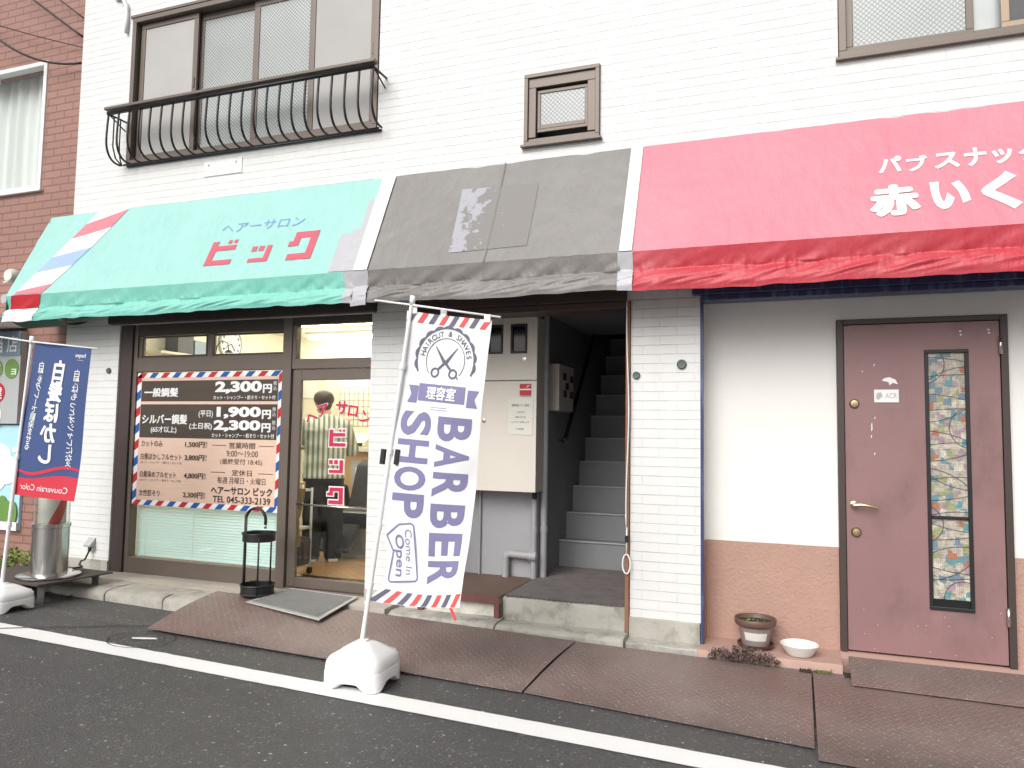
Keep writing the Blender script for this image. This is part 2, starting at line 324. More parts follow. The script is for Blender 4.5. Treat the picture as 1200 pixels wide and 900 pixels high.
# ------------------------------------------------------------------ mesh helpers
OFF = {}
class MB:
    def __init__(s): s.v = []; s.f = []; s.mi = []
    def add(s, vs, fs, mi=0):
        b = len(s.v); s.v += [tuple(x) for x in vs]
        for f in fs: s.f.append([b+i for i in f]); s.mi.append(mi)
        return s
    def box(s, x0, x1, y0, y1, z0, z1, mi=0):
        v = [(x, y, z) for z in (z0, z1) for y in (y0, y1) for x in (x0, x1)]
        return s.add(v, [(0, 2, 3, 1), (4, 5, 7, 6), (0, 1, 5, 4), (2, 6, 7, 3), (0, 4, 6, 2), (1, 3, 7, 5)], mi)
    def slab(s, pts, d, mi=0):          # closed prism: polygon pts pushed by vector d
        n = len(pts); d = Vector(d); a = [Vector(p) for p in pts]
        v = a+[p+d for p in a]
        fs = [tuple(range(n)), tuple(range(2*n-1, n-1, -1))]+[(i, i+n, (i+1) % n+n, (i+1) % n) for i in range(n)]
        return s.add(v, fs, mi)
    def tube(s, pts, r, seg=8, mi=0, close=False):
        P = [Vector(p) for p in pts]; n = len(P); rr = r if isinstance(r, (list, tuple)) else [r]*n
        vs = []; a = None
        for i in range(n):
            if close: t = P[(i+1) % n]-P[i-1]
            else: t = P[min(i+1, n-1)]-P[max(i-1, 0)]
            t.normalize()
            if a is None: a = t.cross(Vector((0, 0, 1)) if abs(t.z) < .9 else Vector((1, 0, 0)))
            a = (a-t*a.dot(t)).normalized(); b = t.cross(a)
            for k in range(seg):
                q = 2*math.pi*k/seg; vs.append(P[i]+(a*math.cos(q)+b*math.sin(q))*rr[i])
        fs = []
        for i in range(n if close else n-1):
            for k in range(seg):
                j = (i+1) % n; fs.append((i*seg+k, i*seg+(k+1) % seg, j*seg+(k+1) % seg, j*seg+k))
        if not close: fs += [tuple(range(seg))[::-1], tuple((n-1)*seg+k for k in range(seg))]
        return s.add(vs, fs, mi)
    def lathe(s, c, prof, seg=32, axis='z', mi=0, cap=True):
        vs = []; n = len(prof)
        for r, h in prof:
            for k in range(seg):
                q = 2*math.pi*k/seg; a, b = r*math.cos(q), r*math.sin(q)
                vs.append((c[0]+a, c[1]+b, c[2]+h) if axis == 'z' else (c[0]+a, c[1]+h, c[2]+b) if axis == 'y' else (c[0]+h, c[1]+a, c[2]+b))
        fs = [(i*seg+k, i*seg+(k+1) % seg, (i+1)*seg+(k+1) % seg, (i+1)*seg+k) for i in range(n-1) for k in range(seg)]
        if cap: fs += [tuple(range(seg))[::-1], tuple((n-1)*seg+k for k in range(seg))]
        return s.add(vs, fs, mi)
    def grid(s, fn, nu, nv, mi=0):
        vs = [fn(i/nu, j/nv) for j in range(nv+1) for i in range(nu+1)]
        fs = [(j*(nu+1)+i, j*(nu+1)+i+1, (j+1)*(nu+1)+i+1, (j+1)*(nu+1)+i) for j in range(nv) for i in range(nu)]
        return s.add(vs, fs, mi)
    def sheet(s, fn, nu, nv, d, mi=0):   # grid with thickness d (vector)
        d = Vector(d); a = [Vector(fn(i/nu, j/nv)) for j in range(nv+1) for i in range(nu+1)]; n = len(a); W = nu+1
        fs = []
        for j in range(nv):
            for i in range(nu):
                q = (j*W+i, j*W+i+1, (j+1)*W+i+1, (j+1)*W+i); fs.append(q); fs.append(tuple(n+k for k in q[::-1]))
        for i in range(nu): fs.append((i, n+i, n+i+1, i+1)); k = nv*W+i; fs.append((k, k+1, n+k+1, n+k))
        for j in range(nv): k = j*W; fs.append((k, k+W, n+k+W, n+k)); k = j*W+nu; fs.append((k, n+k, n+k+W, k+W))
        return s.add(a+[p+d for p in a], fs, mi)
    def build(s, name, mats, parent=None, smooth=False, bevel=0, label=None, auto=None):
        off = Vector((0, 0, 0)); p = parent
        while p is not None:
            if p.name in OFF: off = OFF[p.name]
            p = p.parent
        me = bpy.data.meshes.new(name); me.from_pydata([tuple(Vector(v)-off) for v in s.v], [], s.f)
        if not isinstance(mats, (list, tuple)): mats = [mats]
        for m_ in mats: me.materials.append(m_)
        for pl, k in zip(me.polygons, s.mi): pl.material_index = k; pl.use_smooth = smooth
        bm = bmesh.new(); bm.from_mesh(me); bmesh.ops.recalc_face_normals(bm, faces=bm.faces); bm.to_mesh(me); bm.free()
        o = bpy.data.objects.new(name, me); C.objects.link(o)
        if parent: o.parent = parent
        if bevel:
            b = o.modifiers.new('bevel', 'BEVEL'); b.width = bevel; b.segments = 2; b.limit_method = 'ANGLE'; b.angle_limit = R(40)
        if auto:
            for pl in me.polygons: pl.use_smooth = True
            me.set_sharp_from_angle(angle=R(auto))
        if label: o['label'] = label
        return o
def tag(o, label, cat, group=None):
    o['label'] = label; o['category'] = cat
    if group: o['group'] = group
    return o
def thing(name, label, cat, loc, group=None):
    o = bpy.data.objects.new(name, None); C.objects.link(o); o.location = loc; o.empty_display_size = .1
    OFF[o.name] = Vector(loc); return tag(o, label, cat, group)
def struct(o): o['kind'] = 'structure'; return o
def box(x0, x1, y0, y1, z0, z1): return MB().box(x0, x1, y0, y1, z0, z1)

_tx = {}
def glyphs(s, bold=0.0, font=None):
    k = (s, bold)
    if k not in _tx:
        cu = bpy.data.curves.new('t', 'FONT'); cu.body = s; cu.size = 1; cu.offset = bold; cu.resolution_u = 4; cu.fill_mode = 'FRONT'
        o = bpy.data.objects.new('t', cu); C.objects.link(o); dg = bpy.context.evaluated_depsgraph_get(); dg.update()
        me = bpy.data.meshes.new_from_object(o.evaluated_get(dg)); bm = bmesh.new(); bm.from_mesh(me)
        bmesh.ops.remove_doubles(bm, verts=bm.verts, dist=1e-5); bmesh.ops.triangulate(bm, faces=bm.faces)
        bm.verts.index_update()
        _tx[k] = ([(v.co.x, v.co.y) for v in bm.verts], [[v.index for v in f.verts] for f in bm.faces])
        bm.free(); bpy.data.objects.remove(o); bpy.data.curves.remove(cu); bpy.data.meshes.remove(me)
    return _tx[k]
def fine(V, F, mx):
    bm = bmesh.new(); vs = [bm.verts.new((x, y, 0)) for x, y in V]
    for f in F:
        try: bm.faces.new([vs[i] for i in f])
        except ValueError: pass
    for _ in range(5):
        e = [x for x in bm.edges if x.calc_length() > mx]
        if not e: break
        bmesh.ops.subdivide_edges(bm, edges=e, cuts=1); bmesh.ops.triangulate(bm, faces=bm.faces)
    bm.verts.index_update(); r = ([(v.co.x, v.co.y) for v in bm.verts], [[v.index for v in f.verts] for f in bm.faces]); bm.free(); return r
def shifts(s, bold):
    if bold > .014 and any('\u4e00' <= c <= '\u9fff' or (c in 'ぼかし' and bold > .03) for c in s):
        k = bold-.008; return .008, [(k*math.cos(q), k*.8*math.sin(q)) for q in [math.pi*i/4 for i in range(8)]]
    return bold, [(0, 0)]
def back(fn, k): return (lambda x, y: (lambda p: (p[0], p[1]-.0003*k, p[2]))(fn(x, y))) if k else fn
def write(mb, s, x0, x1, y0, y1, fn, bold=0.0, mi=0, rot=0, flip=False, mx=None):
    """fit the writing s into a box of local plane coordinates, fn carries the plane into space; rot turns it by quarter turns clockwise"""
    bold, sh = shifts(s, bold); V0, F0 = glyphs(s, bold); V, F = [], []; lay = []
    for k, (dx, dy) in enumerate(sh): b = len(V); V += [(x+dx, y+dy) for x, y in V0]; F += [[b+i for i in f] for f in F0]; lay += [k]*len(V0)
    if rot == 1: V = [(y, -x) for x, y in V]
    if flip: V = [(-x, y) for x, y in V]
    ax, bx = min(v[0] for v in V), max(v[0] for v in V); ay, by = min(v[1] for v in V), max(v[1] for v in V)
    V = [(x0+(x-ax)/max(bx-ax, 1e-6)*(x1-x0), y0+(y-ay)/max(by-ay, 1e-6)*(y1-y0)) for x, y in V]
    if mx and len(sh) == 1: V, F = fine(V, F, mx); lay = [0]*len(V)
    mb.add([back(fn, k)(x, y) for (x, y), k in zip(V, lay)], F, mi); return mb
def emwrite(mb, s, cx, cy, size, fn, bold=0.0, mi=0, flip=False, ang=0, sx=1, mx=None):
    """one character centred on its em square"""
    V, F = glyphs(s, bold)
    o = .5 if ord(s[0]) > 0x2000 else (max(v[0] for v in V)+min(v[0] for v in V))/2
    V = [((x-o)*size*sx, (y-.37)*size) for x, y in V]
    if flip: V = [(-x, y) for x, y in V]
    ca, sa = math.cos(ang), math.sin(ang); V = [(cx+x*ca-y*sa, cy+x*sa+y*ca) for x, y in V]
    if mx: V, F = fine(V, F, mx)
    mb.add([fn(x, y) for x, y in V], F, mi)
KATA = {'ビ': [(0, .24, 0, 1), (.24, .97, .60, .80), (.24, 1, 0, .20), (.60, .74, .88, 1.02), (.82, .96, .88, 1.02)],
        'ッ': [(0, .26, .68, 1), (.36, .62, .68, 1), (.74, 1, .0, 1), (.0, .74, 0, .24)],
        'ク': [(.14, .74, .78, 1), (.74, 1, 0, 1), (.14, .38, .50, .78), (0, .14, .50, .68), (.10, .74, 0, .22)]}
def strokes(mb, ch, x0, x1, y0, y1, fn, g=0, mi=0):
    for k, (a, b, c, d) in enumerate(KATA[ch]):
        X0, X1, Y0, Y1 = x0+a*(x1-x0)-g, x0+b*(x1-x0)+g, y0+c*(y1-y0)-g, y0+d*(y1-y0)+g; f = back(fn, k*.8 if g else 0)
        n = max(1, int((X1-X0)/.06)); m = max(1, int((Y1-Y0)/.06))
        mb.grid(lambda u, v: f(X0+(X1-X0)*u, Y0+(Y1-Y0)*v), n, m, mi)
def plane(mb, poly, fn, mi=0): mb.add([fn(x, y) for x, y in poly], [tuple(range(len(poly)))], mi)

# ------------------------------------------------------------------ ground
def zr(x): return -.02-.02*x
def sst(a, b, t): t = max(0, min(1, (t-a)/(b-a))); return t*t*(3-2*t)
def road_z(x, y):
    xx = max(-30, min(30, x)); return zr(xx)-.045*sst(-1.25, -.5, y)*sst(-2.5, -4.2, x)
mb = MB()
def axis(lo, hi, a, b, n): return [lo, lo/3, lo/10]+[a+(b-a)*i/n for i in range(n+1)]+[hi/10, hi/3, hi]
xs = sorted(set(axis(-400, 400, -10, 6, 40))); ys = sorted(set([-400, -120, -40, -15, -8]+[-5+6*i/30 for i in range(31)]+[4, 12, 40, 120, 400]))
vs = [(x, y, road_z(x, y)) for y in ys for x in xs]; W_ = len(xs)
mb.add(vs, [(j*W_+i, j*W_+i+1, (j+1)*W_+i+1, (j+1)*W_+i) for j in range(len(ys)-1) for i in range(W_-1)])
struct(mb.build('road', ASPH, smooth=True))
def ly(x): return -1.462-.0185*(x+4.9)*1.0
mb = MB(); n = 240
e0 = [ly(-14+20*i/n)+noise.noise((i*.9, 0, 0))*.006 for i in range(n+1)]; e1 = [ly(-14+20*i/n)-.165+noise.noise((i*.9, 5, 0))*.006 for i in range(n+1)]
vs = []
for i in range(n+1):
    x = -14+20*i/n
    for y in (e0[i], e1[i]): vs.append((x, y, road_z(x, y)+.004))
mb.add(vs, [(2*i, 2*i+1, 2*i+3, 2*i+2) for i in range(n)])
struct(mb.build('road_line', LINE))
mb = MB()                                # sealed joint across the road and circular patch
pts = [(-4.1, -1.02), (-4.35, -1.18), (-4.72, -1.42), (-5.15, -1.72), (-5.9, -2.2)]
for (xa, ya), (xb, yb) in zip(pts, pts[1:]):
    mb.add([(xa, ya, road_z(xa, ya)+.008), (xb, yb, road_z(xb, yb)+.008), (xb+.012, yb-.008, road_z(xb, yb)+.008), (xa+.012, ya-.008, road_z(xa, ya)+.008)], [(0, 1, 2, 3)])
for r_ in (.13, .19):
    rg = [(-3.93+r_*1.15*math.cos(q), -1.33+r_*math.sin(q)) for q in [2*math.pi*i/40 for i in range(40)]]
    for i in range(40):
        (xa, ya), (xb, yb) = rg[i], rg[(i+1) % 40]; k = .975-.02*random.random()
        ins = lambda x, y: (-3.93+(x+3.93)*k, -1.33+(y+1.33)*k)
        q = [(xa, ya), (xb, yb), ins(xb, yb), ins(xa, ya)]
        mb.add([(x, y, road_z(x, y)+.006) for x, y in q], [(0, 1, 2, 3)])
struct(mb.build('road_seam', TAR))
mb = MB(); q = [(-4.0, -1.34), (-3.95, -1.31), (-3.86, -1.28), (-3.83, -1.30), (-3.88, -1.325), (-3.93, -1.345), (-3.98, -1.36)]
mb.add([(x, y, road_z(x, y)+.009) for x, y in q], [tuple(range(len(q)))]); struct(mb.build('paint_fleck', LINE))

def rough_box(mb, x0, x1, prof, seg, amp, seed, mi=0):
    """extruded profile (y, z) along x with chipped, uneven edges"""
    vs = []; n = len(prof)
    for i in range(seg+1):
        x = x0+(x1-x0)*i/seg
        for k, (y, z) in enumerate(prof):
            d = noise.noise((x*7+seed, y*9, z*9))*amp+noise.noise((x*25+seed, y*30, z*30))*amp*.5
            zz = z if z < prof[0][1]+.004 and k == 0 else z+d
            vs.append((x, y+d, zz))
    fs = [(i*n+k, i*n+(k+1) % n, (i+1)*n+(k+1) % n, (i+1)*n+k) for i in range(seg) for k in range(n)]
    fs += [tuple(range(n))[::-1], tuple(seg*n+k for k in range(n))]
    mb.add(vs, fs, mi); return mb
def kprof(yf, zt, r=.03, yb=-.2, z0=-.06):
    return [(yf-.006, z0), (yf-.006, zt-r*1.4), (yf+.008, zt-r*.6), (yf+.03, zt-.012), (yf+.07, zt-.002), (yf+.14, zt), (yb, zt), (yb, z0)]
mb = MB(); e = [(-6.15, -5.16), (-5.148, -4.56), (-4.548, -3.95)]
for i, (a, b) in enumerate(e): rough_box(mb, a, b, kprof(-.535, .128-.006*(i > 2), yb=-.235), 14, .007, i*3.1)
struct(mb.build('kerb', KERB, smooth=False, auto=50))
mb = MB(); rough_box(mb, -6.4, -2.78, [(-.232, 0), (-.232, .133), (-.15, .136), (.0, .139), (.16, .14), (.16, 0)], 40, .004, 9)
struct(mb.build('pavement', APRON, auto=40))
mb = MB(); rough_box(mb, -2.775, -1.935, [(-.20, -.05), (-.20, .075), (-.185, .098), (-.15, .106), (.05, .106), (.05, -.05)], 40, .012, 4)
rough_box(mb, -1.93, -1.03, [(-.19, -.05), (-.19, .07), (-.17, .088), (-.13, .094), (.03, .094), (.03, -.05)], 40, .006, 6)
struct(mb.build('step_kerb', CONC, auto=40))

# ------------------------------------------------------------------ white building
def wall_cells(mb, x0, x1, z0, z1, y0, y1, holes):
    xs = sorted({x0, x1, *[h for q in holes for h in q[:2]]}); zs = sorted({z0, z1, *[h for q in holes for h in q[2:]]})
    for a, b in zip(xs, xs[1:]):
        for c, d in zip(zs, zs[1:]):
            if any(h[0] <= a and b <= h[1] and h[2] <= c and d <= h[3] for h in holes): continue
            mb.add([(a, y0, c), (b, y0, c), (b, y0, d), (a, y0, d)], [(0, 1, 2, 3)])
            mb.add([(a, y1, c), (b, y1, c), (b, y1, d), (a, y1, d)], [(3, 2, 1, 0)])
    for a, b, c, d in list(holes)+[(x0, x1, z0, z1)]:
        for p, q in (((a, c), (b, c)), ((b, c), (b, d)), ((b, d), (a, d)), ((a, d), (a, c))):
            mb.add([(p[0], y0, p[1]), (q[0], y0, q[1]), (q[0], y1, q[1]), (p[0], y1, p[1])], [(0, 1, 2, 3)])
    return mb
BLD = thing('white_building', 'white painted brick tile building with brown framed windows, open stairs and two shopfronts', 'building', (-1.2, 0, 0))
XR, ZT = 5.2, 6.9
mb = MB(); wall_cells(mb, -6.41, XR, 2.365, ZT, 0, .2, [(-5.77, -3.095, 3.86, 5.285), (-1.83, -1.252, 3.555, 4.107), (.326, 2.6, 3.875, 5.25)])
mb.box(-6.41, -6.21, .2, 8, 0, ZT).box(XR-.2, XR, .2, 8, 0, ZT).box(-6.2, XR-.2, 7.8, 8, 0, ZT)
mb.build('wall', WB, BLD)
box(-6.41, XR, .01, 8, ZT+.001, ZT+.2).build('roof', CONC, BLD)
box(-6.41, -5.74, 0, .3, .235, 2.362).build('pier', WB, BLD)
box(-3.092, -2.738, 0, .3, .21, 2.362).build('pier', WB, BLD)
box(-1.022, -.552, 0, .3, .2, 2.362).build('pier', WB, BLD)
for a in ((-6.4, -5.742, -.008, .16, .12, .234), (-3.09, -2.76, -.008, .16, .1, .209)): rough_box(MB(), a[0], a[1], [(a[2], a[4]), (a[2], a[5]-.003), (a[2]+.006, a[5]), (.16, a[5]), (.16, a[4])], 12, .003, a[0]).build('plinth', CONC, BLD, auto=40)
rough_box(MB(), -1.026, -.556, [(-.012, .05), (-.012, .196), (-.006, .2), (.16, .2), (.16, .05)], 12, .003, 2).build('plinth', CONC, BLD, auto=40)
rough_box(MB(), -1.026, -.562, [(-.125, -.05), (-.125, .052), (-.118, .06), (-.013, .066), (-.013, -.05)], 12, .004, 5).build('plinth', CONC, BLD, auto=40)
# small round vents, outlet, patch plate, old conduit
for x, z, rx in ((-5.848, 1.948, .026), (-.982, 1.839, .026), (-.674, 1.91, .033)):
    MB().lathe((x, -.004, z), [(rx, .003), (rx, -.008), (rx*.8, -.014), (rx*.5, -.012), (0.001, -.012)], 20, 'y').build('vent', SAGE, BLD, auto=40)
mb = box(-4.845, -4.43, -.008, -.001, 3.655, 3.79); mb.box(-4.80, -4.785, -.02, -.008, 3.75, 3.765).box(-4.50, -4.485, -.02, -.008, 3.75, 3.765)
mb.build('patch_plate', WHITE, BLD, bevel=.002)
pts = [(-6.0, -.02, 5.52), (-5.9, -.03, 5.5), (-5.84, -.03, 5.42), (-5.83, -.025, 5.28), (-5.835, -.02, 5.15)]
MB().tube(pts, .017, 8).build('conduit', WHITE, BLD, smooth=True)
# --- large upstairs window
def rect_frame(mb, x0, x1, z0, z1, t, y0, y1, mi=0):
    mb.box(x0, x1, y0, y1, z0, z0+t, mi).box(x0, x1, y0, y1, z1-t, z1, mi).box(x0, x0+t, y0, y1, z0+t, z1-t, mi).box(x1-t, x1, y0, y1, z0+t, z1-t, mi); return mb
mb = MB(); rect_frame(mb, -5.765, -3.10, 3.865, 5.28, .045, -.015, .12); mb.box(-5.79, -3.07, -.02, -.002, 5.283, 5.31)
w1 = mb.build('window', BROWN, BLD, bevel=.003)
for a, b, y, glass in ((-5.70, -5.02, .045, 0), (-5.05, -4.36, .09, 1), (-4.41, -3.76, .065, 1), (-3.80, -3.15, .045, 0)):
    mb = MB(); rect_frame(mb, a, b, 3.912, 5.232, .05 if not glass else .06, y-.012, y+.012)
    if not glass: mb.box(b-.03, b-.018, y-.022, y-.012, 4.52, 4.62)
    mb.build('sash', BROWN, w1, bevel=.003)
    box(a+.051, b-.051, y-.003, y+.003, 3.963, 5.181).build('pane', WGL if glass else SCREEN, w1)
box(-5.72, -3.15, .13, .14, 3.9, 5.24).build('pane', WGL, w1)
mb = MB(); mb.grid(lambda u, v: (-5.7+2.6*u, .32+.025*math.sin(u*110), 3.7+1.7*v), 160, 1); mb.build('curtain', CURT, w1, smooth=True)
# window guard railing
GZ = .045
mb = MB(); mb.box(-5.815, -3.0, -.235, -.17, 4.262+GZ, 4.288+GZ)
mb2 = MB()
mb2.box(-5.80, -3.015, -.215, -.19, 4.225+GZ, 4.25+GZ)
for y in (-.05, -.01): mb2.tube([(-5.75, y, 3.85), (-3.05, y, 3.85)], .009)
for x in (-5.79, -3.025):
    mb2.tube([(x, -.2, 4.235+GZ), (x, .0, 4.235+GZ)], .009); mb2.tube([(x, -.2, 4.235+GZ), (x, -.01, 4.19)], .006)
def guard_bar(mb, x):
    P_ = []
    for t in [i/16 for i in range(17)]:
        if t < .45: y, z = -.2-.012*math.sin(t/.45*math.pi/2), 4.28-.24*t/.45
        else: q = (t-.45)/.55*math.pi/2; y = -.05-.162*math.cos(q)**.7 if q < 1.56 else -.05; z = 4.04-.19*math.sin(q)
        P_.append((x, y, z))
    mb.tube(P_, .0098, 6)
for i in range(23): guard_bar(mb2, -5.79+i*2.765/22)
for y in (-.14, -.07): mb2.tube([(-5.79, y, 4.28), (-5.79, y, 4.0), (-5.79, y*.75, 3.9), (-5.79, -.03, 3.852)], .0065, 6)
rl = mb2.build('window_guard', BLACK, BLD, smooth=True); mb.build('handrail', BROWN, rl, bevel=.004)
# --- small upstairs window
mb = MB(); rect_frame(mb, -1.828, -1.254, 3.56, 4.104, .03, -.03, .1); mb.box(-1.797, -1.285, -.012, .06, 4.0, 4.073).box(-1.85, -1.235, -.045, -.002, 3.545, 3.562).box(-1.797, -1.74, -.012, .05, 3.62, 3.999).box(-1.345, -1.285, -.012, .05, 3.62, 3.999).box(-1.797, -1.285, -.012, .07, 3.591, 3.612)
w2 = mb.build('window', BROWN, BLD, bevel=.003)
mb = MB(); rect_frame(mb, -1.736, -1.349, 3.665, 3.985, .024, .012, .035); mb.box(-1.712, -1.373, .012, .035, 3.69, 3.72); mb.build('sash', BROWN, w2, bevel=.002)
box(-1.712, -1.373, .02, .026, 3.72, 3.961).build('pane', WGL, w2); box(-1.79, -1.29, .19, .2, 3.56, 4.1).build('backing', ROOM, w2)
# --- right upstairs window
mb = MB(); rect_frame(mb, .33, 2.59, 3.88, 5.245, .045, -.02, .12); mb.box(.31, 2.6, -.035, -.003, 3.862, 3.881); w3 = mb.build('window', BROWN, BLD, bevel=.003)
mb = MB(); rect_frame(mb, .376, 1.10, 3.926, 5.198, .042, .03, .055); mb.build('sash', BROWN, w3, bevel=.003)
mb = MB(); rect_frame(mb, 1.06, 1.8, 3.926, 5.198, .042, .06, .085); mb.build('sash', BROWN, w3, bevel=.003)
TANF = mat('tan aluminium', (.36, .27, .19), .4, metal=.2); mb = MB(); rect_frame(mb, 1.235, 1.95, 3.915, 5.2, .045, -.012, .012); mb.build('screen_frame', TANF, w3, bevel=.003)
box(1.281, 1.904, -.003, .003, 3.961, 5.15).build('screen', mat('dark mesh', (.10, .10, .105), .6), w3)
box(.419, 1.057, .04, .046, 3.97, 5.15).build('pane', WGL, w3); box(1.103, 1.757, .07, .076, 3.97, 5.15).build('pane', mat('frosted pane', (.5, .54, .54), .25), w3)
mb = MB(); mb.grid(lambda u, v: (.3+2.3*u, .34+.02*math.sin(u*90), 3.7+1.7*v), 120, 1); mb.build('curtain', CURT, w3, smooth=True)
# --- salon shopfront
mb = MB(); mb.box(-5.835, -3.05, -.055, .2, 2.37, 2.52); mb.build('hood', DKBR, BLD, bevel=.006)
mb = MB()
mb.box(-5.738, -5.60, .015, .12, .14, 2.366, 1).box(-5.599, -5.556, .035, .12, .14, 2.366, 0)
mb.box(-5.555, -3.955, .03, .11, 2.262, 2.366, 1).box(-5.555, -3.955, .035, .11, 1.935, 2.062).box(-5.555, -3.955, .035, .11, .138, .278)
mb.box(-4.768, -4.716, .05, .1, 2.063, 2.261).box(-3.954, -3.868, .025, .115, .139, 2.366)
mb.box(-3.867, -3.094, .03, .11, 2.302, 2.366, 1).box(-3.867, -3.094, .035, .11, 1.935, 2.018).box(-3.867, -3.832, .036, .1, 2.019, 2.301).box(-3.867, -3.094, .03, .12, .139, .153)
mb.box(-5.555, -5.522, .05, .1, 2.063, 2.261)
sf = mb.build('shopfront', [BROWN, DKBR], BLD, bevel=.003)
for a, b, c, d in ((-5.521, -4.769, 2.064, 2.26), (-4.715, -3.956, 2.064, 2.26), (-3.831, -3.095, 2.02, 2.3), (-5.554, -3.956, .28, 1.933)): box(a, b, .072, .078, c, d).build('pane', CLEAR, sf)
for a, b in ((-5.515, -4.775), (-4.71, -3.96)): mb = MB(); rect_frame(mb, a, b, 2.066, 2.258, .016, .055, .069); mb.build('transom_sash', DKBR, sf)
mb = MB(); mb.box(-3.862, -3.782, .05, .085, .156, 1.93).box(-3.118, -3.094, .05, .085, .156, 1.93).box(-3.781, -3.119, .05, .085, 1.84, 1.93).box(-3.781, -3.119, .05, .085, .156, .236)
dr = mb.build('sliding_door', BROWN, BLD, bevel=.003)
box(-3.781, -3.119, .064, .07, .237, 1.839).build('pane', CLEAR, dr)
MB().tube([(-3.78, .04, .826), (-3.12, .04, .816)], .008).build('push_bar', STEEL, dr, smooth=True)
mb = MB(); fD = lambda x, y: (x, .058, y); fD2 = lambda x, y: (x, .0632, y)
for k, fn, bd, gr in ((1, fD2, .055, .006), (0, fD, .025, 0)):
    arc = [('ヘ', -3.675, 1.535, .12, .5), ('ア', -3.565, 1.595, .12, .28), ('サ', -3.385, 1.615, .125, -.03), ('ロ', -3.28, 1.592, .12, -.12), ('ン', -3.165, 1.54, .12, -.35)]
    for ch, x, z, s_, a_ in arc: emwrite(mb, ch, x, z, s_, fn, bd, k, ang=a_)
    g = gr*1.6
    strokes(mb, 'ビ', -3.496, -3.342, 1.302, 1.437, fn, g, k); strokes(mb, 'ッ', -3.49, -3.358, 1.088, 1.192, fn, g, k); strokes(mb, 'ク', -3.50, -3.352, .84, .972, fn, g, k)
mb.build('lettering', [DOORRED, WPRINT], dr)
# --- salon room
box(-6.2, -2.95, .12, 3.2, .0, .165).build('interior_floor', PARQ, BLD)
box(-6.19, -2.96, .40, .47, .166, .17).build('floor_strip', STEEL, BLD)
mb = MB(); mb.box(-6.208, -6.2, .2, 3.2, .1, 2.7).box(-6.2, -2.94, 3.2, 3.22, .1, 2.7).box(-2.95, -2.94, .31, 3.2, .1, 2.7); mb.build('interior_wall', INTW, BLD)
box(-6.2, -2.95, .2, 3.2, 2.66, 2.7).build('ceiling', INTC, BLD)
# --- stair entrance
mb = MB(); mb.box(-2.737, -1.05, .0, .22, 2.315, 2.363).box(-2.737, -1.05, -.03, .10, 2.364, 2.52); mb.build('header_beam', BEAM, BLD, bevel=.004)
mb = MB(); mb.box(-2.9, -1.935, .75, .95, .1, 2.6).box(-2.96, -2.86, .31, .75, .1, 2.6); mb.build('recess_wall', GREYW, BLD)
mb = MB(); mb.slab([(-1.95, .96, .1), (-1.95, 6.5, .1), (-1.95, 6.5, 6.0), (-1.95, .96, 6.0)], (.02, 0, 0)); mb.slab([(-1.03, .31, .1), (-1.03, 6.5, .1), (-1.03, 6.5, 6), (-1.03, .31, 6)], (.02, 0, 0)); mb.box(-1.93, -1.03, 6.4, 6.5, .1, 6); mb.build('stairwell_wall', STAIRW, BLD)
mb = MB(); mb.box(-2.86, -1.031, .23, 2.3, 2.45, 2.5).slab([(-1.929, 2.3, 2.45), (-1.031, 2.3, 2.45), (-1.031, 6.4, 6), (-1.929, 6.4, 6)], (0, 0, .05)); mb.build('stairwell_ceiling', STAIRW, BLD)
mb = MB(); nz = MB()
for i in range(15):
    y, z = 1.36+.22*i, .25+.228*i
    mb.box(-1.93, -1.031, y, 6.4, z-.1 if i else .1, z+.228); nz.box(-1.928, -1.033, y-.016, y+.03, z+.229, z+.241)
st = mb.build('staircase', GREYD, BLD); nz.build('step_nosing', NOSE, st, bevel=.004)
rough_box(MB(), -1.945, -1.035, [(.0, .05), (.0, .225), (.006, .247), (.03, .249), (1.36, .249), (1.36, .05)], 24, .005, 3).build('landing', CONC, BLD, auto=40)
# --- snack bar front: recessed wall, ledge, shutter rail and door
mb = MB(); wall_cells(mb, -.551, XR-.2, .72, 2.62, .22, .36, [(.30, 1.27, .7201, 2.205)]); mb.build('shop_wall', CREAM, BLD)
mb = MB(); wall_cells(mb, -.551, XR-.2, .03, .7195, .217, .36, [(.30, 1.27, .0301, .7194)]); mb.box(-.5505, -.535, .05, .216, .06, .715); mb.build('dado', PINK, BLD)
box(-.5505, -.54, .05, .219, .72, 2.37).build('return_strip', CREAM, BLD)
mb = MB(); rough_box(mb, -.56, .292, [(-.125, -.06), (-.125, .053), (-.117, .064), (-.05, .067), (.3, .068), (.3, -.06)], 20, .003, 7); rough_box(mb, .293, XR, [(.06, -.06), (.06, .06), (.07, .068), (.3, .07), (.3, -.06)], 20, .002, 8)
mb.build('ledge', PINKF, BLD, auto=40)
mb = MB(); mb.box(-.60, XR, -.06, .15, 2.372, 2.52).box(-.545, XR, -.03, .12, 2.335, 2.371); mb.build('shutter_box', BLUE, BLD, bevel=.004)
mb = MB(); mb.box(-.5515, -.532, -.004, .045, .07, 2.334); mb.build('shutter_rail', BLUE, BLD)
ed = MB(); ed.box(.302, .342, .178, .3, .072, 2.203).box(1.226, 1.266, .178, .3, .072, 2.203).box(.3425, 1.2255, .178, .3, 2.168, 2.203); df = ed.build('door_frame', DKBR, BLD, bevel=.003)
mb = MB(); x0, x1, z0, z1 = .346, 1.222, .084, 2.164; hx0, hx1, hz0, hz1 = .822, 1.042, .39, 1.98
wall_cells(mb, x0, x1, z0, z1, .192, .232, [(hx0, hx1, hz0, hz1)])
ld = mb.build('entrance_door', DOORP, BLD)
